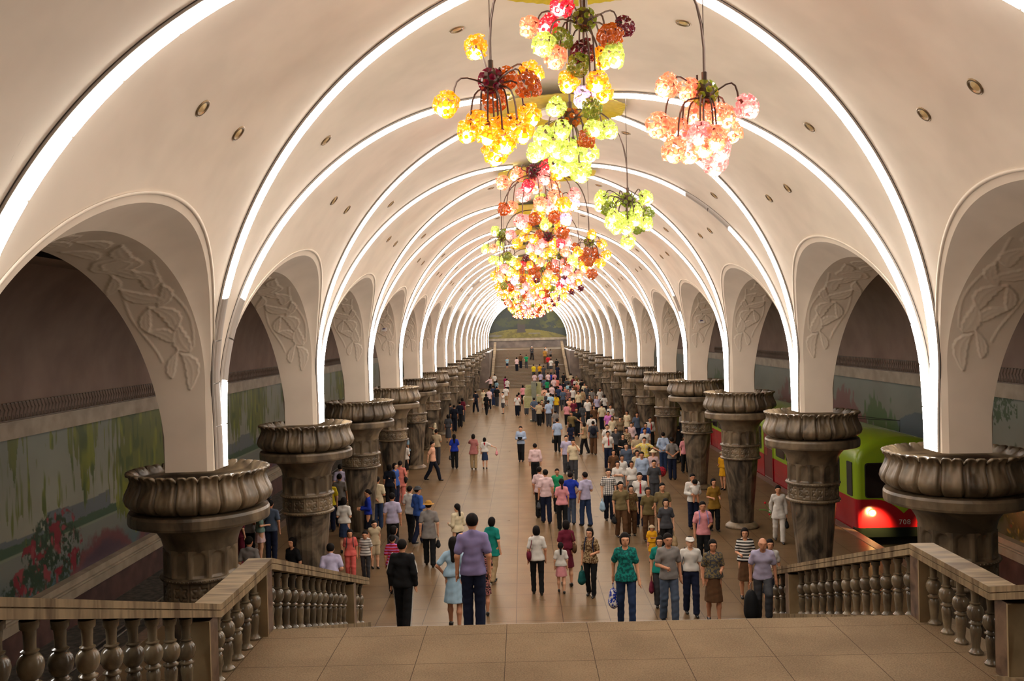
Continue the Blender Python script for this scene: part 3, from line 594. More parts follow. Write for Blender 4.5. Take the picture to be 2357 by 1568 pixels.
for side, nm in ((-1, 'left'), (1, 'right')):
    for k in range(-1, NCOL):
        for dn in (-1, 1):
            if k == -1 and dn == -1: continue
            y = Y1+SP*k; root = empty('light_arch', (0, y, 0))
            tag(root, ('white curved light strip from the %s %s column, half towards the %s' % (ORD[k], nm, 'camera' if dn < 0 else 'far stairs')) if k >= 0 else
                'white curved light strip crossing the %s top corner of the vault' % nm, 'light strip', 'light strips along the vault ribs')
            put('housing', house[side, dn], root); put('rim', house['r', side, dn], root)
            if k <= 6:
                off = UNLIT.get((side, k, dn), [])
                for i in range(NSEG):
                    o = put('diffuser', segm(i, side, dn), root)
                    if i in off:
                        o.material_slots[0].link = 'OBJECT'; o.material_slots[0].material = TUBE_OFF; o['label'] = 'unlit grey diffuser'
            else: put('diffuser', whole[side, dn], root)
# ---------------------------------------------------------------- recessed lights in the vault
def ring_light():
    mb = MB(); n = 20
    for r0, r1, z0, z1, m in ((.105, .085, 0.012, .014, 0), (.085, .07, .014, -.0, 0), (.07, .03, .0, .005, 1), (.03, .0, .005, .008, 1)):
        mb.m = m; V = [(r*math.cos(2*PI*k/n), r*math.sin(2*PI*k/n), z) for r, z in ((r0, z0), (max(r1, .001), z1)) for k in range(n)]
        mb.add(V, [(k, (k+1) % n, n+(k+1) % n, n+k) for k in range(n)])
    mb.m = 0; mb.lathe([(.112, -.01), (.112, .01), (.10, .014)], n, cap=False)
    return mb
_r = ring_light(); RL = _r.data('downlight', [plain('downlight_ring', (.22, .15, .08), .35, .8), BRASS], True)
for side, nm in ((-1, 'left'), (1, 'right')):
    for k in range(-1, 13):
        ym = Y1+SP*(k+.5)
        L = [(8.70, ym-.65, 'lower pair, nearer one'), (8.70, ym+.65, 'lower pair, farther one'), (9.2, Y1+SP*(k+1), 'single one above the column'), (10.4, Y1+SP*(k+1)-1.4, 'high one near the crown')]
        for z, y, d in L:
            x = float(barrel_x(z)); e = .01; t = math.atan2(float(barrel_x(z-e)-barrel_x(z+e)), 2*e)
            # normal pointing into the hall
            nrm = Vector((-side*math.cos(t), 0, -math.sin(t))); q = nrm.to_track_quat('Z', 'Y').to_euler()
            o = put('downlight', RL, None, (side*x, y, z), q); tag(o, 'small brass recessed spotlight, %s vault, bay %s, %s' % (nm, ORD[k+1], d), 'spotlight', 'recessed brass spotlights in the vault')
# ---------------------------------------------------------------- chandeliers
def glass(name, rgb, lit):
    if name in _mats: return _mats[name]
    m = bpy.data.materials.new(name); m.use_nodes = True; t = m.node_tree; t.nodes.clear()
    out = t.nodes.new('ShaderNodeOutputMaterial'); tr = t.nodes.new('ShaderNodeBsdfTranslucent'); gl = t.nodes.new('ShaderNodeBsdfGlossy'); df = t.nodes.new('ShaderNodeBsdfDiffuse')
    tr.inputs[0].default_value = (*rgb, 1); df.inputs[0].default_value = (*rgb, 1); gl.inputs['Color'].default_value = (.9, .9, .9, 1); gl.inputs['Roughness'].default_value = .12
    m1 = t.nodes.new('ShaderNodeMixShader'); m1.inputs[0].default_value = .35; m2 = t.nodes.new('ShaderNodeMixShader'); m2.inputs[0].default_value = .10
    t.links.new(tr.outputs[0], m1.inputs[1]); t.links.new(df.outputs[0], m1.inputs[2]); t.links.new(m1.outputs[0], m2.inputs[1]); t.links.new(gl.outputs[0], m2.inputs[2]); last = m2
    if lit:
        em = t.nodes.new('ShaderNodeEmission'); em.inputs[0].default_value = (*rgb, 1); em.inputs[1].default_value = lit; ad = t.nodes.new('ShaderNodeAddShader')
        t.links.new(m2.outputs[0], ad.inputs[0]); t.links.new(em.outputs[0], ad.inputs[1]); last = ad
    t.links.new(last.outputs[0], out.inputs[0]); _mats[name] = m; return m
GL = {'amber': ((1., .32, .008), .45), 'brown': ((.55, .12, .01), .10), 'coral': ((1., .23, .12), .5), 'red': ((.75, .015, .04), .31), 'wine': ((.18, .008, .03), .0),
      'green': ((.45, .53, .10), .31), 'olive': ((.26, .32, .03), .08), 'lilac': ((.6, .48, .75), .35), 'pink': ((1., .25, .25), .45)}
BULB = plain('bulb', (1, 1, 1), .3, emit=(1., .86, .62), es=BULB_POWER)
def fib(n):
    i = np.arange(n)+.5; z = 1-2*i/n; r = np.sqrt(1-z*z); a = i*PI*(3-math.sqrt(5)); return np.stack([r*np.cos(a), r*np.sin(a), z], 1)
def globe_mesh(nd, rd, withbulb, seg=8, jitter=.01, seed=1):
    """ball of little glass flower cups, uneven and overlapping like the real blown glass"""
    rs = np.random.default_rng(seed); mb = MB()
    for d in fib(nd):
        d = d+rs.normal(0, .11, 3); d /= np.linalg.norm(d); nrm = d+rs.normal(0, .22, 3); nrm /= np.linalg.norm(nrm)
        u = np.cross(nrm, [0.3, .2, 1]); u /= np.linalg.norm(u); v = np.cross(nrm, u); c = d*(.108+rs.uniform(-jitter, jitter)*1.6); V = [c-nrm*.016]; q0 = rd*rs.uniform(.78, 1.18); ph = rs.uniform(0, 6)
        for r, h in ((q0*.5, -.008), (q0*.95, .016), (q0*1.15, .010)):
            for k in range(seg):
                a = 2*PI*k/seg; w_ = 1+.14*math.cos(a*4+ph) if r > q0*.6 else 1; V.append(c+u*r*w_*math.cos(a)+v*r*w_*math.sin(a)+nrm*(h+(.006*math.cos(a*4+ph) if r > q0 else 0)))
        mb.add(V, [(0, 1+k, 1+(k+1) % seg) for k in range(seg)]+[(1+j*seg+k, 1+(j+1)*seg+k, 1+(j+1)*seg+(k+1) % seg, 1+j*seg+(k+1) % seg) for j in (0, 1) for k in range(seg)])
    if withbulb: mb.m = 1; mb.ball((0, 0, -.055), .062, 6, 4)
    return mb
GNEAR = [globe_mesh(46, .031, False, 8, .012, s) for s in (1, 2)]; GFAR = globe_mesh(24, .044, True, 5)
gdata = {}
def gmesh(col, near, v=0):
    key = (col, near, v)
    if key not in gdata:
        rgb, lit = GL[col]; m = glass('glass_'+col, rgb, lit)
        if near: gdata[key] = GNEAR[v].data('glass_globe', m, True)
        else: gdata[key] = GFAR.data('glass_globe', [m, BULB if lit > .3 else m])
    return gdata[key]
_b1 = MB(); _b1.ball((0, 0, 0), .067, 10, 7); BULBM = _b1.data('bulb', BULB, True)
def hub_mesh(col):
    mb = MB(); mb.ball((0, 0, 0), (.11, .11, .13), 10, 7); mb.m = 1
    for d in fib(26):
        u = np.cross(d, [0.3, .2, 1]); u /= np.linalg.norm(u); v = np.cross(d, u); c = d*.125
        V = [c-d*.02]+[c+u*.04*math.cos(2*PI*k/6)+v*.04*math.sin(2*PI*k/6)+d*.015 for k in range(6)]; mb.add(V, [(0, 1+k, 1+(k+1) % 6) for k in range(6)])
    mb.m = 0; mb.tube([(0, 0, .1), (0, 0, .22)], .03, 6)
    return mb.data('hub', [METAL, glass('glass_hub_'+col, GL[col][0], .05)])
HUBM = {c: hub_mesh(c) for c in ('olive', 'wine', 'brown')}
def rose_mesh():
    """yellow scalloped ceiling dish"""
    mb = MB(); n = 120
    prof = [(1.29, -.215), (1.14, -.16), (.70, -.10), (.20, -.09)]; V = []
    for i, (r, z) in enumerate(prof):
        for k in range(n):
            a = 2*PI*k/n; o = .03*abs(math.sin(a*30)) if i == 0 else 0; oc = 1/max(.93, math.cos(((a+PI/10) % (PI/5))-PI/10))
            V.append(((r+o)*oc*math.cos(a), (r+o)*oc*math.sin(a), z))
    L = len(prof); mb.add(V, [(i*n+k, i*n+(k+1) % n, (i+1)*n+(k+1) % n, (i+1)*n+k) for i in range(L-1) for k in range(n)]+[tuple((L-1)*n+k for k in range(n))])
    mb.m = 1; mb.lathe([(.30, -.17), (.36, -.24), (.30, -.32), (.12, -.36), (.05, -.38)], 24, cap=False)
    return mb.data('ceiling_rose', [YELLOW, WHITEP], False)
ROSE = rose_mesh()
def bend(a, b, up=.15, n=7):
    a = np.array(a, float); b = np.array(b, float); t = np.linspace(0, 1, n)[:, None]; c = a*(1-t)+b*t
    h = b-a; h[2] = 0; c += np.sin(t*PI)*np.array([h[0]*.25, h[1]*.25, up]); return c
def chandelier(k, clusters, near):
    yc = Y1+SP*(k+.5); root = empty('chandelier', (0, yc, 10.60)); O = np.array([0, yc, 10.60])
    tag(root, 'clustered coloured glass globe chandelier hanging from a yellow dish, %s from the camera' % ORD[k+1], 'chandelier', 'glass globe chandeliers along the vault')
    put('ceiling_rose', ROSE, root)
    mb = MB(); mb.tube([(0, 0, -.1), (0, 0, min(c[0][2] for c in clusters if c[3] == 'c')-10.60)], .022, 6); mb.tube([(.07, 0, -.1), (.07, 0, -1.0)], .012, 5)
    mb.build('stem', plain('pale_bronze', (.30, .24, .19), .35, .7), root)
    rs = random.Random(k*31+5)
    for hub, hc, globes, kind in clusters:
        H = np.array(hub)-O; put('hub', HUBM[hc], root, H)
        arms = MB()
        if kind == 's':
            st = np.array([H[0]*.12, H[1]*.12, -.25]); t = np.linspace(0, 1, 12)[:, None]
            P = st*(1-t)**2+2*t*(1-t)*np.array([H[0]*1.05, H[1]*1.05, .0+H[2]*.08])+t**2*(H+np.array([0, 0, .2])); arms.tube(P, .016, 6)
            zt = float(np.interp(abs(hub[0]), barrel_x(np.linspace(ZC, 8, 60)), np.linspace(ZC, 8, 60)))-10.60
            arms.tube([H+np.array([0, 0, .2]), (H[0]*1.0, H[1], zt)], .006, 4)
            arms.build('suspension', METAL, root); arms = MB()
        for i, (g, col) in enumerate(globes):
            G = np.array(g)-O; d = G-H; d /= np.linalg.norm(d)+1e-9
            e = Vector((d[0]*.5, d[1]*.5, -abs(d[2])-.35)).to_track_quat('-Z', 'Y').to_euler()
            o = put('glass_globe', gmesh(col, near, i % 2), root, G, e, (rs.uniform(.94, 1.1),)*3)
            if near and GL[col][1] > .3: put('bulb', BULBM, o, (0, 0, -.068))
            top = G-d*.09+np.array([0, 0, .05])
            P = bend(H+d*.08, top, .10+.05*rs.random())
            if near:
                a = MB(); a.tube(P, .011, 5); a.tube([top, top+(G-top)*.5], [.02, .035], 6); a.build('arm', METAL, root)
            else: arms.tube(P[::2], .012, 4)
        if not near and kind != 'x': arms.build('arms', METAL, root)
def px(hx, hy, d, pts, cols, spread=.3, seed=0):
    rs = random.Random(seed); out = []
    for i, p in enumerate(pts):
        out.append((at_d(p[0], p[1], d+rs.uniform(-spread, spread)), p[2] if len(p) > 2 else cols[i % len(cols)]))
    return at_d(hx, hy, d), out
CH0 = []
h, g = px(1345, 45, 10.9, [(1293, 12, 'red'), (1220, 62, 'coral'), (1262, 58, 'red'), (1252, 102, 'green'), (1291, 92, 'olive'), (1279, 132, 'coral'), (1342, 119, 'wine'), (1389, 132, 'amber'), (1411, 128, 'green'), (1404, 82, 'brown'), (1437, 62, 'wine'),
     (1331, 150, 'olive'), (1308, 188, 'amber'), (1373, 187, 'amber'), (1344, 224, 'lilac'), (1388, 212, 'amber'), (1362, 250, 'olive')], ['amber'], .25, 1); CH0.append((h, 'olive', g, 'c'))
h, g = px(1130, 186, 10.2, [(1096, 108), (1222, 168), (1217, 196, 'brown'), (1028, 240), (1138, 228, 'brown'), (1101, 281), (1076, 303), (1122, 305), (1178, 290), (1219, 264), (1140, 350), (1160, 325), (1150, 300), (1200, 300), (1168, 180, 'brown')], ['amber'], .3, 2); CH0.append((h, 'wine', g, 's'))
h, g = px(1622, 214, 10.0, [(1536, 198), (1586, 207), (1719, 246), (1515, 288), (1560, 302), (1610, 308), (1645, 318), (1684, 302), (1655, 342), (1552, 345), (1590, 348), (1645, 374), (1602, 262), (1645, 262), (1575, 325), (1620, 335), (1668, 268)], ['coral', 'coral', 'pink'], .3, 3); CH0.append((h, 'olive', g, 's'))
h, g = px(1312, 272, 12.8, [(1280, 247), (1365, 295), (1400, 299), (1251, 312), (1245, 346), (1286, 341), (1321, 336), (1357, 350), (1302, 384), (1336, 396), (1233, 352), (1292, 300), (1350, 320, 'brown'), (1270, 330), (1310, 350), (1340, 370), (1285, 375), (1380, 300)], ['green'], .35, 4); CH0.append((h, 'brown', g, 's'))
CH1 = []
h, g = px(1228, 395, 17.6, [(1190, 402), (1158, 420), (1258, 384, 'red'), (1275, 425), (1233, 428), (1205, 448), (1243, 470), (1278, 452), (1322, 447), (1176, 478, 'coral'), (1262, 470, 'pink'), (1297, 470, 'amber'), (1250, 410, 'pink'), (1215, 428, 'red'), (1160, 482, 'brown'), (1200, 510, 'pink'), (1282, 400, 'amber')], ['coral', 'coral', 'pink'], .5, 5); CH1.append((h, 'wine', g, 'c'))
h, g = px(1445, 460, 17.2, [(1384, 455), (1418, 459), (1486, 455), (1401, 481), (1412, 497), (1440, 502), (1466, 484), (1491, 490), (1488, 515), (1419, 522), (1444, 522), (1468, 522), (1386, 472), (1445, 556), (1405, 512), (1455, 500), (1462, 505)], ['green', 'green', 'green', 'olive'], .35, 6); CH1.append((h, 'olive', g, 's'))
h, g = px(1280, 452, 19.3, [(1240, 492), (1275, 500), (1300, 490), (1318, 470), (1255, 515), (1290, 520), (1230, 505), (1265, 480), (1302, 505), (1245, 460), (1280, 470), (1295, 535)], ['amber', 'brown', 'coral', 'lilac', 'green'], .4, 7); CH1.append((h, 'brown', g, 's'))
CH2 = []
h, g = px(1356, 556, 25.0, [(1362, 540, 'amber'), (1385, 562, 'amber'), (1330, 580), (1345, 592), (1356, 603), (1396, 586), (1377, 596), (1318, 598, 'green'), (1343, 612, 'amber'), (1363, 631), (1325, 570), (1382, 606, 'amber'), (1350, 580), (1366, 580)], ['brown', 'brown', 'amber'], .4, 8); CH2.append((h, 'olive', g, 's'))
h, g = px(1262, 545, 25.4, [(1195, 505, 'brown'), (1213, 525, 'amber'), (1240, 540, 'brown'), (1262, 510, 'brown'), (1285, 530, 'coral'), (1175, 540), (1205, 545), (1228, 550), (1250, 560, 'pink'), (1270, 555), (1290, 560, 'red'), (1222, 570), (1305, 555, 'pink'), (1190, 560), (1240, 575), (1300, 580, 'coral')], ['amber', 'amber', 'pink'], .6, 9); CH2.append((h, 'wine', g, 'c'))
h, g = px(1155, 545, 26.0, [(1140, 532), (1160, 538, 'olive'), (1118, 573), (1136, 572, 'coral'), (1150, 566), (1135, 598), (1150, 600), (1168, 590, 'olive'), (1178, 600), (1160, 618, 'pink'), (1150, 635, 'coral'), (1172, 625, 'green'), (1190, 610, 'amber')], ['green'], .5, 10); CH2.append((h, 'olive', g, 's'))
CONFIG = {-1: CH0, 0: CH1, 1: CH2}
PAL = [['amber', 'coral', 'green'], ['coral', 'pink', 'brown'], ['green', 'olive', 'amber'], ['amber', 'brown', 'red'], ['green', 'coral', 'amber'], ['pink', 'lilac', 'wine']]
for k in range(2, 16):
    rs = random.Random(900+k); yc = Y1+SP*(k+.5); CL = []
    a0 = rs.uniform(0, 2)
    spots = [(0, 0, 9.55, 'c')]+[(1.42*math.cos(a0+j*2*PI/4), 1.42*math.sin(a0+j*2*PI/4), 8.75+rs.uniform(-.1, .15), 's') for j in range(4)]
    for j, (sx, sy, hz, kd) in enumerate(spots):
        pal = PAL[(k*2+j*5) % 6]; G = []
        for i in range(15 if k < 9 else 12):
            a = i*2.4+rs.random(); t = (i+.7)/15; z = hz-.05-.75*t-rs.uniform(0, .12); r = .50*math.sin(min(1, t*1.25)*PI*.55+.3)*rs.uniform(.65, 1.05)*(1.15 if kd == 'c' else 1)
            if i == 14: r, z = .05, hz-1.0
            G.append(((sx+r*math.cos(a), yc+sy+r*math.sin(a), z), rs.choice(pal) if rs.random() > .12 else rs.choice(list(GL))))
        CL.append(((sx, yc+sy, hz), rs.choice(['olive', 'wine', 'brown']), G, kd))
    CONFIG[k] = CL
for k in range(-1, 16): chandelier(k, CONFIG[k], k <= 2)
# ---------------------------------------------------------------- train
def train():
    Yf, XC, HW = 28.0, 10.42, 1.40
    GREEN = (.24, .36, .015); RED = (.30, .008, .014)
    m, t, b = nt('train_paint'); tc = t.nodes.new('ShaderNodeTexCoord'); sp = t.nodes.new('ShaderNodeSeparateXYZ'); t.links.new(tc.outputs['Object'], sp.inputs[0])
    def mth(op, a, c, d=None):
        n = t.nodes.new('ShaderNodeMath'); n.operation = op
        for i, q in enumerate((a, c) if d is None else (a, c, d)):
            if isinstance(q, (int, float)): n.inputs[i].default_value = q
            else: t.links.new(q, n.inputs[i])
        return n.outputs[0]
    # on the nose the green runs down in a point over the red
    v = mth('MAXIMUM', mth('SUBTRACT', .88, mth('ABSOLUTE', sp.outputs[0], 0)), 0); front = mth('LESS_THAN', sp.outputs[1], .32)
    zb = mth('SUBTRACT', .93, mth('MULTIPLY', mth('MULTIPLY', mth('MULTIPLY', v, v), .56), front)); green = mth('GREATER_THAN', sp.outputs[2], zb)
    blk = mth('LESS_THAN', sp.outputs[2], .08); blk = mth('MULTIPLY', blk, front)
    mx = t.nodes.new('ShaderNodeMix'); mx.data_type = 'RGBA'; mx.inputs[6].default_value = (*RED, 1); mx.inputs[7].default_value = (*GREEN, 1); t.links.new(green, mx.inputs[0])
    m2 = t.nodes.new('ShaderNodeMix'); m2.data_type = 'RGBA'; m2.inputs[7].default_value = (.006, .01, .008, 1); t.links.new(blk, m2.inputs[0]); t.links.new(mx.outputs[2], m2.inputs[6]); t.links.new(m2.outputs[2], b.inputs['Base Color'])
    b.inputs['Roughness'].default_value = .22
    GLASSD = plain('dark_glass', (.012, .006, .006), .08); INNER = plain('carriage_interior', (.10, .02, .015), .5); FRAME = plain('window_rubber', (.015, .015, .012), .5); SKIRT = plain('underframe', (.01, .012, .01), .6)
    side = [(-.96, -.20), (-1., -.05), (-1., .5), (-1., 1.2), (-1., 1.9), (-.985, 2.15), (-.93, 2.35), (-.80, 2.52), (-.55, 2.67), (-.25, 2.75), (0, 2.77)]
    ring = side+[(-x, z) for x, z in side[-2::-1]]
    def car(y0, y1, idx, first):
        root = empty('train_car', (XC, y0, 0)); L = y1-y0
        tag(root, ['green and red metro car numbered 708 with lit headlight at the platform', 'second green and red metro car, half hidden behind the right columns', 'third green and red metro car, far along the right track'][idx], 'train', 'metro cars on the right track')
        ends = [(0., .88, -.20), (.015, .93, -.13), (.06, .965, -.07), (.14, .99, -.03), (.28, 1., 0)]
        st = (ends if first else [(0, .97, -.03), (.08, 1, 0)])+[(L*f, 1, 0) for f in (.2, .4, .6, .8)]+[(L-.08, 1, 0), (L, .97, -.03)]
        V = []
        for y, sx, dz in st:
            for (x, z) in ring: V.append((x*HW*sx, y, z if z < 1.95 else z+dz*(z-1.95)/.8*1.6))
        n = len(ring); Fc = [(i*n+k, (i+1)*n+k, (i+1)*n+(k+1) % n, i*n+(k+1) % n) for i in range(len(st)-1) for k in range(n)]+[tuple(range(n)), tuple((len(st)-1)*n+k for k in range(n))[::-1]]
        mb = MB(); mb.add(V, Fc); o = mb.build('car_body', m, root); sharpen(o, 32)
        mb = MB(); mb.box(-1.25, 1.25, .25, L-.1, -1.0, -.19); mb.build('underframe', SKIRT, root)
        for wy in ([2.4, 4.3, L-4.3, L-2.4]):
            mb = MB(); 
            for sx in (-.72, .72):
                V = []; 
                for q in (-.06, .06):
                    for kk in range(18): V.append((sx+q, wy+.42*math.cos(2*PI*kk/18), -.65+.42*math.sin(2*PI*kk/18)))
                mb.add(V, [(kk, (kk+1) % 18, 18+(kk+1) % 18, 18+kk) for kk in range(18)]+[tuple(range(18))[::-1], tuple(range(18, 36))])
            mb.build('wheel_pair', SKIRT, root)
        def rrect(x0, x1, z0, z1, r, at, axis, th, mat, name, parent):
            P = []
            for cx, cz, a0 in ((x1-r, z1-r, 0), (x0+r, z1-r, PI/2), (x0+r, z0+r, PI), (x1-r, z0+r, 1.5*PI)):
                for q in range(5): a = a0+PI/2*q/4; P.append((cx+r*math.cos(a), cz+r*math.sin(a)))
            N = len(P)
            if axis == 'f': V = [(x, at-th, z) for x, z in P]+[(x, at+.02, z) for x, z in P]
            else: V = [(at-th, x, z) for x, z in P]+[(at+.02, x, z) for x, z in P]
            q = MB(); q.add(V, [tuple(range(N)), tuple(range(N, 2*N))[::-1]]+[(i, N+i, N+(i+1) % N, (i+1) % N) for i in range(N)]); return q.build(name, mat, parent)
        if first:
            for x0, x1 in ((-1.10, -.29), (-.22, .22), (.29, 1.10)):
                fo = rrect(x0-.035, x1+.035, 1.0-.035, 1.98+.035, .10, 0, 'f', .012, FRAME, 'windscreen', root); rrect(x0, x1, 1.0, 1.98, .09, 0, 'f', .018, GLASSD, 'pane', fo)
            HL = plain('headlight', (1, .8, .5), .3, emit=(1., .62, .22), es=60)
            for x in (-.93, .93):
                mb = MB(); n = 18; mb.add([(x+.12*math.cos(2*PI*k/n), -.02 if q else .03, .53+.12*math.sin(2*PI*k/n)) for q in (0, 1) for k in range(n)], [(k, (k+1) % n, n+(k+1) % n, n+k) for k in range(n)]+[tuple(range(n, 2*n))[::-1]])
                r = mb.build('headlamp', METAL, root); mb = MB()
                sl = bpy.data.lights.new('headlight_beam', 'SPOT'); sl.energy = 300; sl.color = (1, .55, .18); sl.spot_size = math.radians(96); sl.spot_blend = .6; sl.shadow_soft_size = .08; so = link(bpy.data.objects.new('headlight_beam', sl), r); so.location = (x, -.55, .50); so.rotation_euler = (math.radians(62), 0, 0); mb.ball((x, -.02, .53), (.085, .03, .085), 12, 8); mb.build('lens', HL, r)
            tx = bpy.data.curves.new('number', 'FONT'); tx.body = '708'; tx.size = .21; tx.extrude = .003; tx.align_x = 'CENTER'; tx.space_character = 1.15; tx.materials.append(plain('number_paint', (.55, .5, .45), .5))
            tmp = link(bpy.data.objects.new('number_tmp', tx)); bpy.context.view_layer.update(); nm_ = bpy.data.meshes.new_from_object(tmp.evaluated_get(bpy.context.evaluated_depsgraph_get())); bpy.data.objects.remove(tmp); o = put('number', nm_, root); o.location = (.02, -.006, .17); o.rotation_euler = (PI/2, 0, 0); o['label'] = 'pale number 708 on the red nose'
            mb = MB(); mb.box(-.01, .01, -.02, 0, .62, 1.95); mb.build('centre_strip', FRAME, root) if False else None
            rrect(.28, .72, .98, 2.0, .05, -HW*.995, 's', .03, FRAME, 'cab_window', root)
        # sides
        y = 1.4 if first else .9; i = 0
        xs = -HW
        while y < L-1.8:
            if i % 2 == 0:
                w = min(2.6, L-1.2-y)
                for a, bb in ((y, y+w/2-.06), (y+w/2+.06, y+w)):
                    fo = rrect(a, bb, 1.08, 2.02, .12, xs, 's', .012, FRAME, 'side_window', root); rrect(a+.04, bb-.04, 1.12, 1.98, .1, xs, 's', .018, GLASSD, 'pane', fo)
                y += w+.45
            else:
                w = 1.3; mb = MB(); mb.box(xs-.014, xs+.03, y, y+w, 0.0, 2.12); mb.m = 1; mb.box(xs-.03, xs-.012, y-.05, y, 0, 2.16); mb.box(xs-.03, xs-.012, y+w, y+w+.05, 0, 2.16); mb.box(xs-.03, xs-.012, y-.05, y+w+.05, 2.12, 2.18); mb.m = 2; mb.box(xs-.02, xs-.012, y+.1, y+w-.1, .05, .09); mb.box(xs-.02, xs-.012, y+.1, y+w-.1, 1.25, 1.28); mb.m = 3; mb.box(xs-.018, xs-.012, y+w*.62, y+w, .93, 2.1)
                mb.build('door', [INNER, m, plain('steel_rail', (.6, .55, .5), .3, 1.), plain('folded_leaf', (.2, .03, .02), .4)], root); y += w+.45
            i += 1
        if idx == 0:
            # folded pantograph-like conductor frame on the roof
            mb = MB(); mb.tube([(-.6, 3.2, 2.7), (-.6, 3.3, 3.05), (.9, 2.4, 3.0), (.9, 2.45, 2.6)], .012, 5); mb.tube([(-.6, 3.3, 3.05), (-.9, 5.2, 3.1), (-.9, 5.2, 2.6)], .012, 5); mb.tube([(.9, 2.4, 3.0), (-.9, 5.2, 3.1)], .012, 5); mb.build('roof_frame', SKIRT, root)
    car(Yf, Yf+17.0, 0, True); car(Yf+17.5, Yf+34, 1, False); car(Yf+34.5, Yf+51, 2, False)
train()
# ---------------------------------------------------------------- reading stand in the middle of the hall
def stand():
    GG = plain('grey_green_paint', (.15, .155, .11), .5, var=.1); PAPER = noise_mat('yellow_notice', (.25, .235, .10), (.32, .30, .13), 8, .6, 3); PALE = plain('pale_frame', (.36, .34, .25), .5)
    root = empty('reading_stand', (-.06, 65.0, 0)); tag(root, 'grey green reading stand with framed yellow notices, people gathered around it', 'notice stand')
    mb = MB(); mb.box(-.17, .17, -.17, .17, .12, 2.72); mb.box(-.3, .3, -.3, .3, 0, .12); mb.build('pillar', GG, root)
    for nm, x, y, z, w, h, rz in (('board', -.42, -.85, 1.37, .50, .72, 0), ('board', .42, -.55, 1.40, .46, .66, .15), ('board', -.38, .35, 1.75, .46, .9, .1), ('board', .28, .45, 2.25, .42, .8, 0), ('board', -.36, 1.0, 2.1, .36, .7, 0)):
        r = empty('board', (x, y, z), rz, root)
        mb = MB(); mb.box(-w/2-.03, w/2+.03, -.02, .02, -h/2-.03, h/2+.03); mb.build('board_frame', PALE, r)
        mb = MB(); mb.box(-w/2, w/2, -.026, -.018, -h/2, h/2); mb.build('notice', PAPER, r)
    for x, y in ((-.1, -.85), (.1, -.55), (-.05, .45), (-.1, 1.0)):
        mb = MB(); mb.tube([(x, y, 0.0), (x, y, 1.6)], .018, 6); mb.tube([(x, y, 1.3), (0, 0, 1.3)], .015, 5); mb.build('support_rod', plain('rod_steel', (.5, .5, .48), .35, .8), root)
    mb = MB(); n = 20; mb.add([(.12+.14*math.cos(2*PI*k/n), y, 2.50+.14*math.sin(2*PI*k/n)) for y in (.38, .42) for k in range(n)], [(k, (k+1) % n, n+(k+1) % n, n+k) for k in range(n)]+[tuple(range(n))]); mb.build('dial', plain('black_dial', (.015, .015, .015), .4), root)
stand()
for s, nm in ((-1, 'left'), (1, 'right')):
    # white notices with three red figures over a blue mark
    x, y, z = s*5.93, 35.15, 6.52
    root = empty('wall_notice', (x, y, z)); tag(root, 'small white notice with three red strokes and a blue mark on the %s pier' % nm, 'sign')
    mb = MB(); mb.box(-.105, .105, -.02, .02, -.19, .19); mb.build('panel', plain('notice_white', (.72, .66, .62), .5), root)
    R = plain('notice_red', (.32, .06, .05), .6)
    for i in (-1, 0, 1):
        mb = MB(); mb.hexa([(i*.058-.010, -.026, .0), (i*.058+.012, -.026, .0), (i*.058+.012, -.02, .0), (i*.058-.010, -.02, .0), (i*.058-.004, -.026, .13), (i*.058+.006, -.026, .13), (i*.058+.006, -.02, .13), (i*.058-.004, -.02, .13)])
        mb.ball((i*.058, -.023, .06), (.014, .004, .05), 6, 5); mb.build('red_stroke', R, root)
    mb = MB(); mb.box(-.045, .05, -.025, -.02, -.12, -.05); mb.box(-.055, -.02, -.025, -.02, -.13, -.07); mb.build('blue_mark', plain('notice_blue', (.12, .10, .22), .6), root)
    mb = MB(); mb.box(-.02, .02, .02, .75, -.02, .02); mb.build('bracket', METAL, root)
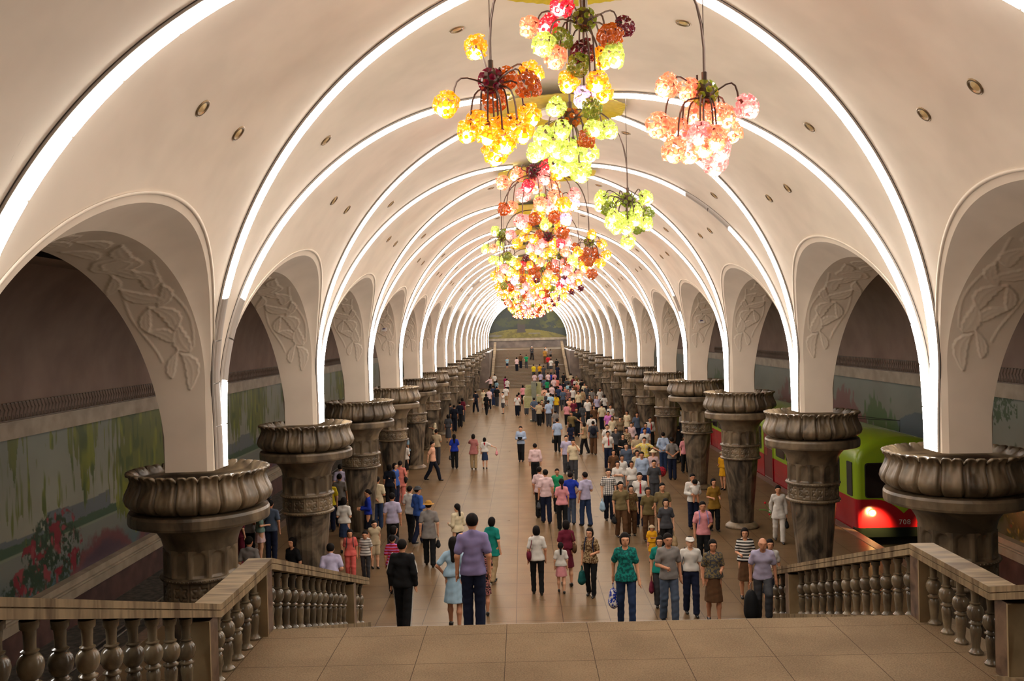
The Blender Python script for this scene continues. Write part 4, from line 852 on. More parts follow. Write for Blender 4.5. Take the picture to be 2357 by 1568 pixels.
# ---------------------------------------------------------------- people: distance fields turned into one smooth surface each
def smin(a, b, k):
    h = np.clip(.5+.5*(b-a)/k, 0, 1); return b+(a-b)*h-k*h*(1-h)
def surf(prims, cuts, vox, name, mat, parent, keep=None):
    """prims: ('c', a, b, ra, rb, flat) round cones, ('e', centre, radii) ellipsoids, ('k', z0, z1, (rx, ry, cx, cy) x2) skirts; cuts: functions of X, Y, Z"""
    lo = np.full(3, 9.); hi = np.full(3, -9.)
    for p in prims:
        if p[0] == 'c': P = np.array([p[1], p[2]]); r = max(p[3], p[4]); a, b = P.min(0)-r, P.max(0)+r
        elif p[0] == 'e': a, b = np.array(p[1])-p[2], np.array(p[1])+p[2]
        else:
            r = max(p[3][0], p[4][0]); a = np.array([p[4][2]-r, min(p[3][3], p[4][3])-r, p[1]]); b = np.array([p[4][2]+r, max(p[3][3], p[4][3])+r, p[2]])
        lo = np.minimum(lo, a); hi = np.maximum(hi, b)
    lo -= vox*2.5; hi += vox*2.5; n = np.ceil((hi-lo)/vox).astype(int)+1
    ax = [lo[i]+vox*np.arange(n[i], dtype=np.float32) for i in range(3)]; G = np.full(n, 1., np.float32)
    for p in prims:
        if p[0] == 'c': r = max(p[3], p[4])+.06; P = np.array([p[1], p[2]]); a, b = P.min(0)-r, P.max(0)+r
        elif p[0] == 'e': a, b = np.array(p[1])-np.array(p[2])-.05, np.array(p[1])+np.array(p[2])+.05
        else: a, b = lo, hi
        i0 = np.clip(((a-lo)/vox).astype(int), 0, n-1); i1 = np.clip(((b-lo)/vox).astype(int)+2, 1, n)
        sl = tuple(slice(i0[i], i1[i]) for i in range(3))
        X, Y, Z = np.meshgrid(ax[0][sl[0]], ax[1][sl[1]], ax[2][sl[2]], indexing='ij', sparse=True)
        if p[0] == 'c':
            A, B = np.array(p[1]), np.array(p[2]); D = B-A; fl = p[5] if len(p) > 5 else 1.
            t = np.clip(((X-A[0])*D[0]+(Y-A[1])*D[1]+(Z-A[2])*D[2])/(D@D+1e-9), 0, 1)
            d = np.sqrt((X-A[0]-t*D[0])**2+((Y-A[1]-t*D[1])*fl)**2+(Z-A[2]-t*D[2])**2)-(p[3]+(p[4]-p[3])*t)
            if fl > 1: d = d/(1+(fl-1)*.35)
        elif p[0] == 'e':
            c, r = p[1], p[2]; q = np.sqrt(((X-c[0])/r[0])**2+((Y-c[1])/r[1])**2+((Z-c[2])/r[2])**2); d = (q-1)*min(r)
        else:
            z0, z1, b0, b1 = p[1:5]; t = np.clip((Z-z0)/(z1-z0), 0, 1); rx = b0[0]+(b1[0]-b0[0])*t; ry = b0[1]+(b1[1]-b0[1])*t; cx = b0[2]+(b1[2]-b0[2])*t; cy = b0[3]+(b1[3]-b0[3])*t
            an = np.arctan2(Y-cy, X-cx); wv = 1+.035*np.sin(an*9)*(1-t)
            d = (np.sqrt(((X-cx)/(rx*wv))**2+((Y-cy)/(ry*wv))**2)-1)*np.minimum(rx, ry); d = np.maximum(d, np.maximum(z0-Z, Z-z1))
        G[sl] = smin(G[sl], d.astype(np.float32), p[6] if (p[0] == 'c' and len(p) > 6) else .028)
    if cuts:
        X, Y, Z = np.meshgrid(*ax, indexing='ij', sparse=True)
        for c in cuts: G = np.maximum(G, c(X, Y, Z))
    if name in ('shirt', 'dress_top', 'trousers', 'skirt') and vox < .026:   # folds in the cloth
        X, Y, Z = np.meshgrid(*ax, indexing='ij', sparse=True); q = float(abs(hash(str(round(float(lo[0]+lo[2]*7+hi[1]*3), 3)))) % 97) if False else float((lo[0]*913+hi[1]*517) % 6.28)
        fa = .0028 if name != 'skirt' else .002
        G = G+(fa*(np.sin(Z*31+X*17+q)*np.sin(X*23-Z*9+Y*14+q*2)+.7*np.sin(Z*57+X*21*np.sin(q)+Y*33+q*3))).astype(np.float32)
    # surface nets
    S = G < 0; c8 = [S[i:n[0]-1+i, j:n[1]-1+j, k:n[2]-1+k] for i in (0, 1) for j in (0, 1) for k in (0, 1)]
    cnt = sum(c.astype(np.int8) for c in c8); act = (cnt > 0) & (cnt < 8); idx = np.argwhere(act)
    if not len(idx): return None
    ids = np.full(act.shape, -1, np.int32); ids[act] = np.arange(len(idx)); acc = np.zeros((len(idx), 3)); num = np.zeros(len(idx)); I, J, K = idx.T
    for axis in range(3):
        o = [a for a in range(3) if a != axis]
        for p0 in (0, 1):
            for p1 in (0, 1):
                d0 = [0, 0, 0]; d0[o[0]] = p0; d0[o[1]] = p1; d1 = list(d0); d1[axis] = 1
                g0 = G[I+d0[0], J+d0[1], K+d0[2]]; g1 = G[I+d1[0], J+d1[1], K+d1[2]]; m = (g0 < 0) != (g1 < 0)
                t = np.where(m, g0/(g0-g1+1e-12), 0); q = np.zeros((len(idx), 3)); q[:] = d0; q[:, axis] = t; acc += q*m[:, None]; num += m
    V = lo+vox*(idx+acc/num[:, None]); Fc = []
    for axis in range(3):
        o = [a for a in range(3) if a != axis]; s0 = [slice(0, n[i]-1) for i in range(3)]; s0[o[0]] = slice(1, n[o[0]]-1); s0[o[1]] = slice(1, n[o[1]]-1); s1 = list(s0); s1[axis] = slice(1, n[axis])
        s0[axis] = slice(0, n[axis]-1)
        A = S[tuple(s0)]; B = S[tuple(s1)]; e = np.argwhere(A != B); 
        if not len(e): continue
        base = e.copy(); base[:, o[0]] += 1; base[:, o[1]] += 1; inside = A[tuple(e.T)]
        def cell(da, db):
            q = base.copy(); q[:, o[0]] -= da; q[:, o[1]] -= db; return ids[tuple(q.T)]
        q = np.stack([cell(0, 0), cell(1, 0), cell(1, 1), cell(0, 1)], 1); fl = inside if axis != 1 else ~inside
        q[~fl] = q[~fl][:, ::-1]; Fc.append(q)
    Fc = np.concatenate(Fc); Fc = Fc[(Fc >= 0).all(1)]
    if keep is not None: V, Fc = keep(V, Fc)
    return put(name, mesh(name, V, Fc, mat, True), parent)
SC = {'white': (226, 220, 212), 'cream': (222, 206, 172), 'beige': (190, 170, 138), 'grey': (136, 130, 126), 'dgrey': (70, 70, 74), 'black': (24, 24, 26), 'navy': (28, 34, 58), 'dnavy': (20, 24, 38), 'blue': (58, 92, 168), 'royal': (28, 52, 160),
      'lblue': (172, 190, 218), 'lav': (186, 178, 206), 'purple': (142, 132, 178), 'teal': (22, 132, 120), 'dteal': (20, 84, 82), 'green': (30, 140, 92), 'olive': (110, 94, 58), 'khaki': (124, 108, 74), 'brown': (96, 66, 42), 'mustard': (150, 112, 40), 'tan': (176, 150, 112),
      'pink': (226, 150, 156), 'lpink': (228, 196, 196), 'salmon': (226, 132, 118), 'coral': (240, 112, 104), 'rose': (176, 112, 108), 'maroon': (108, 30, 50), 'red': (190, 34, 44), 'magenta': (176, 40, 100), 'orchid': (206, 122, 196), 'yellow': (232, 206, 40), 'gold': (232, 168, 30), 'orange': (226, 110, 36),
      'ltblue': (168, 200, 222), 'aqua': (150, 186, 200), 'slate': (84, 96, 116), 'lime': (120, 200, 40), 'peach': (232, 176, 146), 'ochre': (176, 128, 56), 'denim': (44, 60, 92), 'sea': (120, 150, 140)}
def cloth(key):
    if key in SC:
        return plain('cloth_'+key, tuple(.74*c for c in srgb(*SC[key])), .85, var=.10, spec=.2)
    nm = 'cloth_'+key
    if nm in _mats: return _mats[nm]
    kind, a, b2 = key.split('/'); ca, cb = [tuple(.74*c for c in srgb(*SC[q])) for q in (a, b2)]
    m, t, b = nt(nm); tc = t.nodes.new('ShaderNodeTexCoord'); b.inputs['Roughness'].default_value = .85; b.inputs['Specular IOR Level'].default_value = .2
    mx = t.nodes.new('ShaderNodeMix'); mx.data_type = 'RGBA'; mx.inputs[6].default_value = (*ca, 1); mx.inputs[7].default_value = (*cb, 1); t.links.new(mx.outputs[2], b.inputs['Base Color'])
    if kind == 'print':
        n = t.nodes.new('ShaderNodeTexNoise'); n.inputs['Scale'].default_value = 26; n.inputs['Detail'].default_value = 2; t.links.new(tc.outputs['Object'], n.inputs['Vector'])
        r = t.nodes.new('ShaderNodeMapRange'); r.inputs['From Min'].default_value = .47; r.inputs['From Max'].default_value = .53; t.links.new(n.outputs['Fac'], r.inputs['Value']); t.links.new(r.outputs[0], mx.inputs[0])
    else:
        sp = t.nodes.new('ShaderNodeSeparateXYZ'); t.links.new(tc.outputs['Object'], sp.inputs[0]); outs = []
        for ch in ((2,) if kind == 'stripe' else (2, 0)):
            q = t.nodes.new('ShaderNodeMath'); q.operation = 'MULTIPLY'; q.inputs[1].default_value = 15; t.links.new(sp.outputs[ch], q.inputs[0])
            f = t.nodes.new('ShaderNodeMath'); f.operation = 'FRACT'; t.links.new(q.outputs[0], f.inputs[0]); g = t.nodes.new('ShaderNodeMath'); g.operation = 'LESS_THAN'; g.inputs[1].default_value = .45 if kind == 'stripe' else .22; t.links.new(f.outputs[0], g.inputs[0]); outs.append(g.outputs[0])
        if len(outs) == 2:
            g = t.nodes.new('ShaderNodeMath'); g.operation = 'MAXIMUM'; t.links.new(outs[0], g.inputs[0]); t.links.new(outs[1], g.inputs[1]); outs = [g.outputs[0]]
        t.links.new(outs[0], mx.inputs[0])
    _mats[nm] = m; return m
SKIN = [plain('skin_a', srgb(196, 140, 106), .55, var=.06), plain('skin_b', srgb(180, 124, 92), .55, var=.06), plain('skin_c', srgb(208, 156, 124), .55, var=.06)]
HAIR = plain('black_hair', srgb(20, 15, 13), .8, spec=.15); HAIRG = plain('grey_hair', srgb(96, 88, 84), .6); SHOE = plain('shoe_black', srgb(22, 20, 20), .35); SHOEW = plain('shoe_white', srgb(200, 196, 190), .5)
EYE = plain('eye_dark', srgb(20, 14, 12), .3); LIP = plain('lips', srgb(140, 70, 62), .5)
HAND = {}
def person(px_, py_, h, f, sex, top, sleeve, bot, arms, walk, label, opts=''):
    opt = dict((o.split(':')+[''])[:2] for o in opts.split(',')) if opts else {}
    child = h < 1.42
    # stand on whatever the feet meet: floor, stairs or landing
    zg = float(opt.get('z', -1))
    if zg >= 0: x, y = at_z(px_, py_, zg+h*.995)
    else:
        x, y = at_z(px_, py_, h*.995)
        if y < 20.1 or y > 103.5 or 'st' in opt:
            best = None
            for yy in (np.arange(12.0, 20.2, .02) if y < 60 else np.arange(100, 132, .05)):
                q = at_d(px_, py_, yy); g0 = z_near(yy) if abs(q[0]) < 4.3 else 0.; e = abs(q[2]-(g0+h*.995))/yy
                if best is None or e < best[0]: best = (e, q[0], yy)
            _, x, y = best
        zg = z_near(y) if abs(x) < 4.3 else 0.
    s = h/1.72; hs = s if not child else s*1.12+.02; dist = y
    vox = min(.032, max(.0135, dist*.62/1000*1.02)) * (1 if h > 1.3 else .85)
    root = empty('person', (x, y, zg), math.radians(f)); tag(root, label, 'person', opt.get('grp'))
    male = sex == 'm'; sw = (.162 if male else .143)*s; hw = (.088 if male else .095)*s; skin = SKIN[int(abs(px_*7+py_)) % 3]
    V = lambda x, y, z: np.array([x*s, y*s, z*s])
    lean = math.radians(float(opt.get('lean', 0))); HIP = np.array([0, 0, .93*s])
    def L(p):
        p = np.array(p, float); q = p-HIP; c, sn = math.cos(lean), math.sin(lean); return HIP+np.array([q[0], q[1]*c-q[2]*sn, q[2]*c+q[1]*sn])
    # legs
    legs = {}
    for sd in (1, -1):
        ph = walk*sd; hip = np.array([sd*hw, 0, .90*s]); kn = np.array([sd*hw*1.0, -.15*ph*s-.03*s*abs(ph)-.01*s, .485*s]); an = np.array([sd*hw*.95, -.30*ph*s+.02*s, .085*s+(.05*s if ph < -.5 else 0)])
        if 'step' in opt and sd > 0: kn = np.array([sd*hw, -.22*s, .62*s]); an = np.array([sd*hw, -.16*s, .20*s])
        legs[sd] = (hip, kn, an)
    # arms
    A = {}
    for sd, c in ((1, arms[0]), (-1, arms[1])):
        sh = np.array([sd*sw, .01*s, 1.41*s]); e, w_ = {
            'd': ((.245, .04, 1.13), (.25, -.02, .885)), 's': ((.23, -.10, 1.15), (.24, -.26, .95)), 'k': ((.24, .14, 1.15), (.25, .16, .90)), 'f': ((.235, .03, 1.13), (.12, -.22, 1.12)),
            'c': ((.225, -.03, 1.14), (-.06, -.19, 1.20)), 'b': ((.26, .11, 1.15), (.03, .15, 1.0)), 'h': ((.36, .05, 1.19), (.20, -.05, 1.02)), 'u': ((.25, -.15, 1.26), (.09, -.17, 1.50)),
            'p': ((.235, -.08, 1.17), (.06, -.30, 1.22)), 'o': ((.42, -.04, 1.26), (.66, -.10, 1.16)), 'g': ((.24, .02, 1.13), (.27, -.08, .88)), 'B': ((.235, -.02, 1.12), (.0, -.22, 1.08))}[c]
        kx = .92 if male else .86; A[sd] = (L(sh), L((sd*e[0]*kx*s, e[1]*s, e[2]*s)), L((sd*w_[0]*(kx if w_[0] > .2 else 1)*s, w_[1]*s, w_[2]*s)))
    head = L((0, -.01*s, (1.72*s-.115*hs))); neck = L((0, .012*s, 1.45*s)); nod = float(opt.get('nod', 0)); head = head+np.array([0, -nod*.06, -nod*.03])
    ch = L((0, 0, 1.28*s)); wa = L((0, 0, 1.08*s)); pe = L((0, .0, .95*s)); m_ = 1 if male else .9
    dress = bot[0] == 'd'; cb = (cloth(bot[2:]) if len(bot) > 2 else cloth(top)); sh_ = .012
    tb = .88; lgr = .80 if bot[0] == 't' else 1.
    body = [('c', wa, pe, .085*s, .095*s, 1.25), ('c', L((-sw*.42, 0, 1.33*s)), L((sw*.42, 0, 1.33*s)), .088*s*m_, .088*s*m_, 1.25), ('c', ch, wa, .100*s*m_, .085*s*m_, 1.25), ('c', L((-sw*.72, .01, 1.405*s)), L((sw*.72, .01, 1.405*s)), .05*s, .05*s),
            ('c', neck, head+np.array([0, .015, -.05*hs]), .052*s, .047*s), ('e', head+np.array([0, .008, .015*hs])*1., np.array([.077, .094, .100])*hs), ('e', head+np.array([0, -.025, -.055])*hs, np.array([.056, .060, .062])*hs),
            ('e', head+np.array([0, -.092, -.012])*hs, np.array([.012, .016, .022])*hs), ('e', head+np.array([0, -.07, .03])*hs, np.array([.05, .022, .012])*hs), ('e', head+np.array([.078, .01, -.01])*hs, np.array([.012, .018, .028])*hs), ('e', head+np.array([-.078, .01, -.01])*hs, np.array([.012, .018, .028])*hs)]
    for sd in (1, -1):
        a, b, c = A[sd]; d = (c-b)/np.linalg.norm(c-b); body += [('c', a, b, .048*s*m_, .038*s*m_), ('c', b, c, .039*s*m_, .026*s*m_), ('c', c, c+d*.075*s, .024*s, .030*s)]
        hp, kn, an = legs[sd]; body += [('c', hp, kn, .078*s*lgr, .052*s*lgr), ('c', kn, kn*.6+an*.4+np.array([0, .02*s*lgr*lgr, 0]), .050*s*lgr, .053*s*lgr), ('c', kn*.6+an*.4+np.array([0, .02*s*lgr*lgr, 0]), an, .052*s*lgr, .034*s), ('c', an+np.array([0, .02, -.03])*s, an+np.array([0, -.12, -.055])*s, .032*s, .026*s)]
    hand_fix = []
    def keep(Vv, Fc):           # five bent fingers are joined into the same mesh, rooted in the palm
        if dist > 34: return Vv, Fc
        mb = MB()
        for sd in (1, -1):
            a, b, c = A[sd]; d = (c-b)/np.linalg.norm(c-b); side_ = np.cross(d, [1., 0, 0]); side_ /= np.linalg.norm(side_)+1e-9; nr = np.cross(d, side_)*sd; p0 = c+d*.085*s
            for i, ln in enumerate((.052, .062, .058, .045)):
                o = side_*(i-1.5)*.0175*s; q = p0+o; mb.tube([q-d*.02*s, q+d*ln*.5*s-nr*.004*s, q+d*ln*.95*s-nr*.020*s], [.0095*s, .0088*s, .0068*s], 5)
            q = c+d*.03*s-side_*.024*s; mb.tube([q, q-side_*.02*s+d*.025*s-nr*.008*s, q-side_*.026*s+d*.055*s-nr*.016*s], [.012*s, .010*s, .008*s], 5)
        fv = np.concatenate(mb.V); quads = [f for f in mb.F if len(f) == 4]; return np.concatenate([Vv, fv]), np.concatenate([Fc, np.array(quads)+len(Vv)])
    surf(body, None, vox, 'body', skin, root, keep)
    # garments, a little outside the skin
    g = .012+vox*.45
    hem = {'d': .99, 't': .86, 's': .93, 'h': .86}[bot[0]] if 'tuck' not in opt else .98
    gt = .006
    if 'tunic' in opt: hem = .74; gt = .024
    tm = cloth(top); lz = HIP[2]
    T = [('c', L((-sw*.45, 0, 1.32*s)), L((sw*.45, 0, 1.32*s)), .10*s*m_+g, .10*s*m_+g, 1.22), ('c', ch, wa, .118*s*m_+g, .104*s*m_+g+(.012 if 'tuck' not in opt else 0), 1.22), ('c', L((-hw*.35, 0, 1.08*s)), L((hw*.35, 0, 1.08*s)), .098*s*m_+g, .098*s*m_+g, 1.22), ('c', L((-hw*.5, 0, 1.06*s)), L((-hw*.62, 0, (hem+.0)*s)), .098*s*m_+g, (.100 if male else .108)*s+g*1.5+gt, 1.12), ('c', L((hw*.5, 0, 1.06*s)), L((hw*.62, 0, (hem+.0)*s)), .098*s*m_+g, (.100 if male else .108)*s+g*1.5+gt, 1.12), ('c', L((-hw*.62, 0, (hem+.05)*s)), L((hw*.62, 0, (hem+.05)*s)), (.100 if male else .108)*s+g*1.5, (.100 if male else .108)*s+g*1.5+gt, 1.12),
         ('c', L((-.03*s, .012, 1.435*s)), L((-sw*1.0, .01, 1.392*s)), .044*s+g*.6, .036*s+g), ('c', L((.03*s, .012, 1.435*s)), L((sw*1.0, .01, 1.392*s)), .044*s+g*.6, .036*s+g), ('c', neck+np.array([0, 0, -.03])*s, neck+np.array([0, .004, .012])*s, .066*s, .064*s)]
    for sd in (1, -1):
        a, b, c = A[sd]
        if sleeve == 's': e = a+(b-a)*.72; T.append(('c', a-np.array([0, 0, .012*s]), e, .040*s*m_+g, .047*s*m_+g))
        elif sleeve == 'l': T += [('c', a, b, .050*s*m_+g, .042*s*m_+g), ('c', b, b+(c-b)*.93, .042*s*m_+g, .031*s+g)]
        else: T.append(('c', a, a+(b-a)*.12, .05*s*m_+g, .05*s*m_+g))
    hz = hem*s
    def cut_t(X, Y, Z): return (hz-Z).astype(np.float32)
    def cut_n(X, Y, Z): return (.060*s-np.sqrt((X-neck[0])**2+(Y-neck[1]+.022*s)**2+((Z-neck[2]-.036*s)*.75)**2)).astype(np.float32)
    surf(T, [cut_t, cut_n], vox, 'shirt' if not dress else 'dress_top', tm, root)
    gl = g
    if bot[0] == 't' or bot[0] == 'h':
        P = [('c', L((-hw*.4, 0, .95*s)) if False else np.array([-hw*.5, 0, .94*s]), np.array([hw*.5, 0, .94*s]), .108*s+g*.5, .108*s+g*.5, 1.15), ('c', np.array([0, 0, .97*s]), np.array([0, 0, 1.02*s]), .108*s, .104*s, 1.2)]
        for sd in (1, -1):
            hp, kn, an = legs[sd]; wdt = 1.0 if 'slim' not in opt else .8
            if bot[0] == 'h': e = hp+(kn-hp)*.82; P.append(('c', hp, e, .084*s+gl, .074*s+gl, 1, .02))
            else: P += [('c', hp, kn, .082*s+gl*.7, .060*s*wdt+gl, 1, .02), ('c', kn, an+np.array([0, .005, .0]), .060*s*wdt+gl, .052*s*wdt+gl, 1, .02)]
        az = .055*s; surf(P, [lambda X, Y, Z: (az-Z).astype(np.float32)], vox, 'trousers' if bot[0] == 't' else 'shorts', cb, root)
    else:
        hl = float(opt.get('hem', .46)); w1 = 1.0*s
        am = max(abs(walk)*.06, 0)
        surf([('k', hl*s, w1, ((.195+am)*s*.92, (.155+am*1.4)*s, 0, 0), ((.125)*s+g*.6, (.105)*s+g*.5, 0, 0))], None, vox, 'skirt', cb, root)
    sm = SHOEW if 'wshoe' in opt else SHOE
    for sd in (1, -1):
        an = legs[sd][2]; surf([('c', an+np.array([0, .03, -.045])*s, an+np.array([0, -.13, -.055])*s, .038*s, .034*s), ('c', an+np.array([0, .03, -.01])*s, an+np.array([0, -.0, -.03])*s, .038*s, .038*s)], [lambda X, Y, Z, q=an[2]-.085*s: (q-Z).astype(np.float32)], max(vox*.9, .012), 'shoe', sm, root)
    # hair
    hm = HAIRG if 'grey' in opt else HAIR
    H = [('e', head+np.array([0, .018, .032])*hs, np.array([.090, .103, .103])*hs)]; hx = opt.get('hair', 'short' if male else ('bob' if not child else 'bob'))
    if hx != 'bald': pass
    if hx == 'bob': H += [('e', head+np.array([0, .035, -.03])*hs, np.array([.095, .085, .10])*hs)]
    if hx == 'long': H += [('e', head+np.array([0, .035, -.03])*hs, np.array([.092, .08, .10])*hs), ('c', head+np.array([0, .07, -.05])*hs, head+np.array([0, .10, -.30])*hs, .062*hs, .045*hs)]
    if hx == 'tail': H += [('c', head+np.array([0, .10, .03])*hs, head+np.array([0, .14, -.20])*hs, .035*hs, .028*hs)]
    if hx == 'bun': H += [('e', head+np.array([0, .115, .0])*hs, np.array([.045, .04, .045])*hs)]
    hp_ = head.copy()
    def face(X, Y, Z):
        yy = (Y-hp_[1])/hs; zz = (Z-hp_[2])/hs; lowc = {'bob': -.13, 'long': -.6, 'tail': -.6, 'bun': -.07}.get(hx, -.055)
        side_ = {'bob': -.035, 'long': -.03, 'tail': .0, 'bun': .0}.get(hx, .022)
        back = np.minimum(.009-(yy+1.75*zz), (side_-yy)+0*zz) if hx != 'bald' else -(yy-.02+.0*zz)
        r = np.maximum(back*hs, (lowc-zz)*hs)
        if hx == 'bald': r = np.maximum(r, (zz-.05)*hs)
        return r.astype(np.float32)
    surf(H, [face], min(vox, .02), 'hair', hm, root)
    if dist < 40:
        for sd in (1, -1):
            mb = MB(); mb.ball(head+np.array([sd*.031, -.083, .010])*hs, (.014*hs, .006*hs, .0065*hs), 6, 5); mb.ball(head+np.array([sd*.032, -.084, .032])*hs, (.019*hs, .005*hs, .0035*hs), 6, 5); mb.build('eye', EYE, root, True)
        mb = MB(); mb.ball(head+np.array([0, -.0845, -.055])*hs, (.022*hs, .006*hs, .006*hs), 8, 5); mb.build('mouth', LIP, root, True)
    if 'tie' in opt:
        mb = MB(); z0, z1 = 1.40*s, 1.04*s; P = []
        for q in (-.004, .012): P += [L((-.018*s, -(.113*s*m_+g+q), z0)), L((.018*s, -(.113*s*m_+g+q), z0)), L((.034*s, -(.108*s*m_+g+q+.012), z1+.05*s)), L((-.034*s, -(.108*s*m_+g+q+.012), z1+.05*s))]
        mb.hexa([P[0], P[1], P[2], P[3], P[4], P[5], P[6], P[7]]); mb.ball(L((0, -(.085*s+g), 1.425*s)), (.022*s, .022*s, .02*s), 6, 5); mb.build('necktie', cloth('red'), root)
    if 'scarf' in opt:
        surf([('c', neck+np.array([-.05, -.03, -.02])*s, neck+np.array([.05, -.03, -.02])*s, .05*s+g*.4, .05*s+g*.4), ('c', neck+np.array([0, .07, -.03])*s, neck+np.array([0, .10, -.16])*s, .05*s, .015*s, 1), ('c', neck+np.array([0, -.08, -.04])*s, neck+np.array([0, -.115, -.16])*s, .035*s, .02*s)], [lambda X, Y, Z: (.05*s-np.sqrt((X-neck[0])**2+(Y-neck[1])**2+((Z-neck[2]-.04*s))**2)).astype(np.float32)], min(vox, .016), 'neck_scarf', cloth('red' if opt['scarf'] == '' else opt['scarf']), root)
    if 'hat' in opt:
        kind, col = opt['hat'].split('-'); mt = cloth(col)
        if kind == 'cap': P = [('e', head+np.array([0, .012, .055])*hs, np.array([.096, .110, .070])*hs), ('e', head+np.array([0, -.10, .045])*hs, np.array([.06, .06, .010])*hs)]
        elif kind == 'brim': P = [('e', head+np.array([0, .01, .075])*hs, np.array([.088, .10, .075])*hs), ('e', head+np.array([0, .01, .05])*hs, np.array([.17, .175, .012])*hs)]
        else: P = [('e', head+np.array([0, .01, .075])*hs, np.array([.088, .098, .062])*hs), ('e', head+np.array([0, .01, .045])*hs, np.array([.135, .14, .018])*hs)]
        surf(P, [lambda X, Y, Z: (hp_[2]+.025*hs-Z).astype(np.float32)], min(vox, .013), 'hat', mt, root)
    if 'stripe' in opt:         # the white side stripes of a tracksuit
        for sd in (1, -1):
            mb = MB(); hp, kn, an = legs[sd]; a, b, c = A[sd]; R = .070*s+g
            for q in (-.02, 0, .02):
                P = [hp+np.array([sd*(.088*s+g), q, -.02]), kn+np.array([sd*(.066*s+g), q, 0]), an+np.array([sd*(.058*s+g), q, .03])]; mb.tube(P, .0055, 5)
            P = [a+np.array([sd*.02, 0, .055*s+g]), (a+b)/2+np.array([sd*(.048*s+g), 0, .01]), b+np.array([sd*(.042*s+g), 0, 0])]; mb.tube(P, .012, 5); mb.build('sleeve_stripe', cloth('white'), root)
    # carried things stay objects of their own
    Mx = Matrix.Translation((x, y, zg))@Matrix.Rotation(math.radians(f), 4, 'Z')
    def W(p): return np.array(Mx@Vector([float(q) for q in p]))
    def bag(kind, col, side, lab):
        sd = 1 if side == 'l' else -1; hnd = A[sd][2]; d = (A[sd][2]-A[sd][1]); d /= np.linalg.norm(d); hp0 = hnd+d*.09*s
        mt = cloth(col)
        if kind in ('hand', 'tote', 'plastic'):
            w_, hh, t_ = {'hand': (.15, .20, .055), 'tote': (.17, .26, .05), 'plastic': (.15, .32, .08)}[kind]; top_ = hp0+np.array([0, 0, -.10]); c = top_+np.array([0, 0, -hh*.55])
            r = empty('%s' % {'hand': 'handbag', 'tote': 'tote_bag', 'plastic': 'plastic_bag'}[kind], W(c), math.radians(f)); 
            surf([('e', (0, 0, -.02), np.array([t_, w_, hh*.56])), ('e', (0, 0, -hh*.28), np.array([t_*1.2, w_*1.08, hh*.26]))], [lambda X, Y, Z: (Z-hh*.42).astype(np.float32)], .014, 'bag_body', mt, r)
            mb = MB(); k = hp0-c
            for e in (-.5, .5): mb.tube([(0, w_*e-.02, hh*.38), (0, w_*e*.6, hh*.6), k+np.array([0, 0, .0]), (0, w_*e*.6+.03, hh*.6), (0, w_*e+.04, hh*.38)], .008, 5)
            mb.build('handle', mt, r)
        elif kind == 'back':
            c = L((0, .20*s+g, 1.22*s)); r = empty('backpack', W(c), math.radians(f)); surf([('e', (0, 0, 0), np.array([.15, .085, .21])*s), ('e', (0, .05*s, -.08*s), np.array([.11, .055, .09])*s)], None, .016, 'bag_body', mt, r)
            mb = MB(); 
            for e in (1, -1): mb.tube([L((e*.09*s, .13*s+g, 1.38*s))-c, L((e*.10*s, .0, 1.47*s+g))-c, L((e*.105*s, -.125*s-g, 1.33*s))-c, L((e*.125*s, -.10*s-g, 1.15*s))-c], .016*s, 6)
            mb.build('shoulder_strap', mt, r)
        elif kind == 'shoulder':
            c = L((sd*(sw+.06*s), .05*s, 1.00*s)); r = empty('shoulder_bag', W(c), math.radians(f)); surf([('e', (0, 0, 0), np.array([.065, .15, .15])*s)], [lambda X, Y, Z: (Z-.10*s).astype(np.float32)], .014, 'bag_body', mt, r)
            mb = MB(); q = L((sd*sw*.75, .02*s, 1.47*s+g))-c; mb.tube([(0, .11*s, .07*s), q*.6+np.array([0, .09*s, 0]), q, q*.6+np.array([0, -.09*s, 0]), (0, -.11*s, .07*s)], .009, 5); mb.build('shoulder_strap', mt, r)
        elif kind == 'case':
            c = hp0+np.array([0, -.0, -.40]); r = empty('trolley_case', W((c[0], c[1], 0)), math.radians(f)); surf([('e', (0, 0, .33), np.array([.13, .19, .30])), ('e', (0, 0, .22), np.array([.14, .20, .19]))], [lambda X, Y, Z: (.05-Z).astype(np.float32)], .016, 'case_body', mt, r)
            mb = MB(); k = np.array([hp0[0]-c[0], hp0[1]-c[1], hp0[2]]); mb.tube([(0, .05, .55), k+np.array([0, .05, 0])], .007, 5); mb.tube([(0, -.05, .55), k+np.array([0, -.05, 0])], .007, 5); mb.tube([k+np.array([0, -.06, 0]), k+np.array([0, .06, 0])], .012, 5); mb.build('pull_handle', plain('handle_steel', (.6, .6, .6), .3, 1.), r)
            for e in (-.12, .12): mb = MB(); mb.ball((0, e, .035), (.02, .035, .035), 8, 6); mb.build('wheel', SHOE, r)
        elif kind == 'book':
            c = (A[1][2]+A[-1][2])/2+np.array([0, -.06, .03]); r = empty('tablet', W(c), math.radians(f)); mb = MB(); mb.box(-.11, .11, -.012, .012, -.08, .08); mb.build('slab', mt, r)
        elif kind == 'flower':
            r = empty('rose_stem', W(hp0), math.radians(f)); mb = MB(); mb.tube([(0, 0, -.12), (0, -.05, .1), (-.16, -.12, .34)], .008, 5); mb.tube([(0, -.03, .05), (-.16, -.12, .16), (-.33, -.16, .17)], .012, 5); mb.build('stem', plain('leaf_green', srgb(70, 130, 50), .5), r)
            mb = MB(); mb.ball((-.16, -.12, .36), .035, 8, 6); mb.ball((-.04, -.06, .02), .03, 8, 6); mb.build('flower_head', cloth('red'), r)
        elif kind == 'bundle':
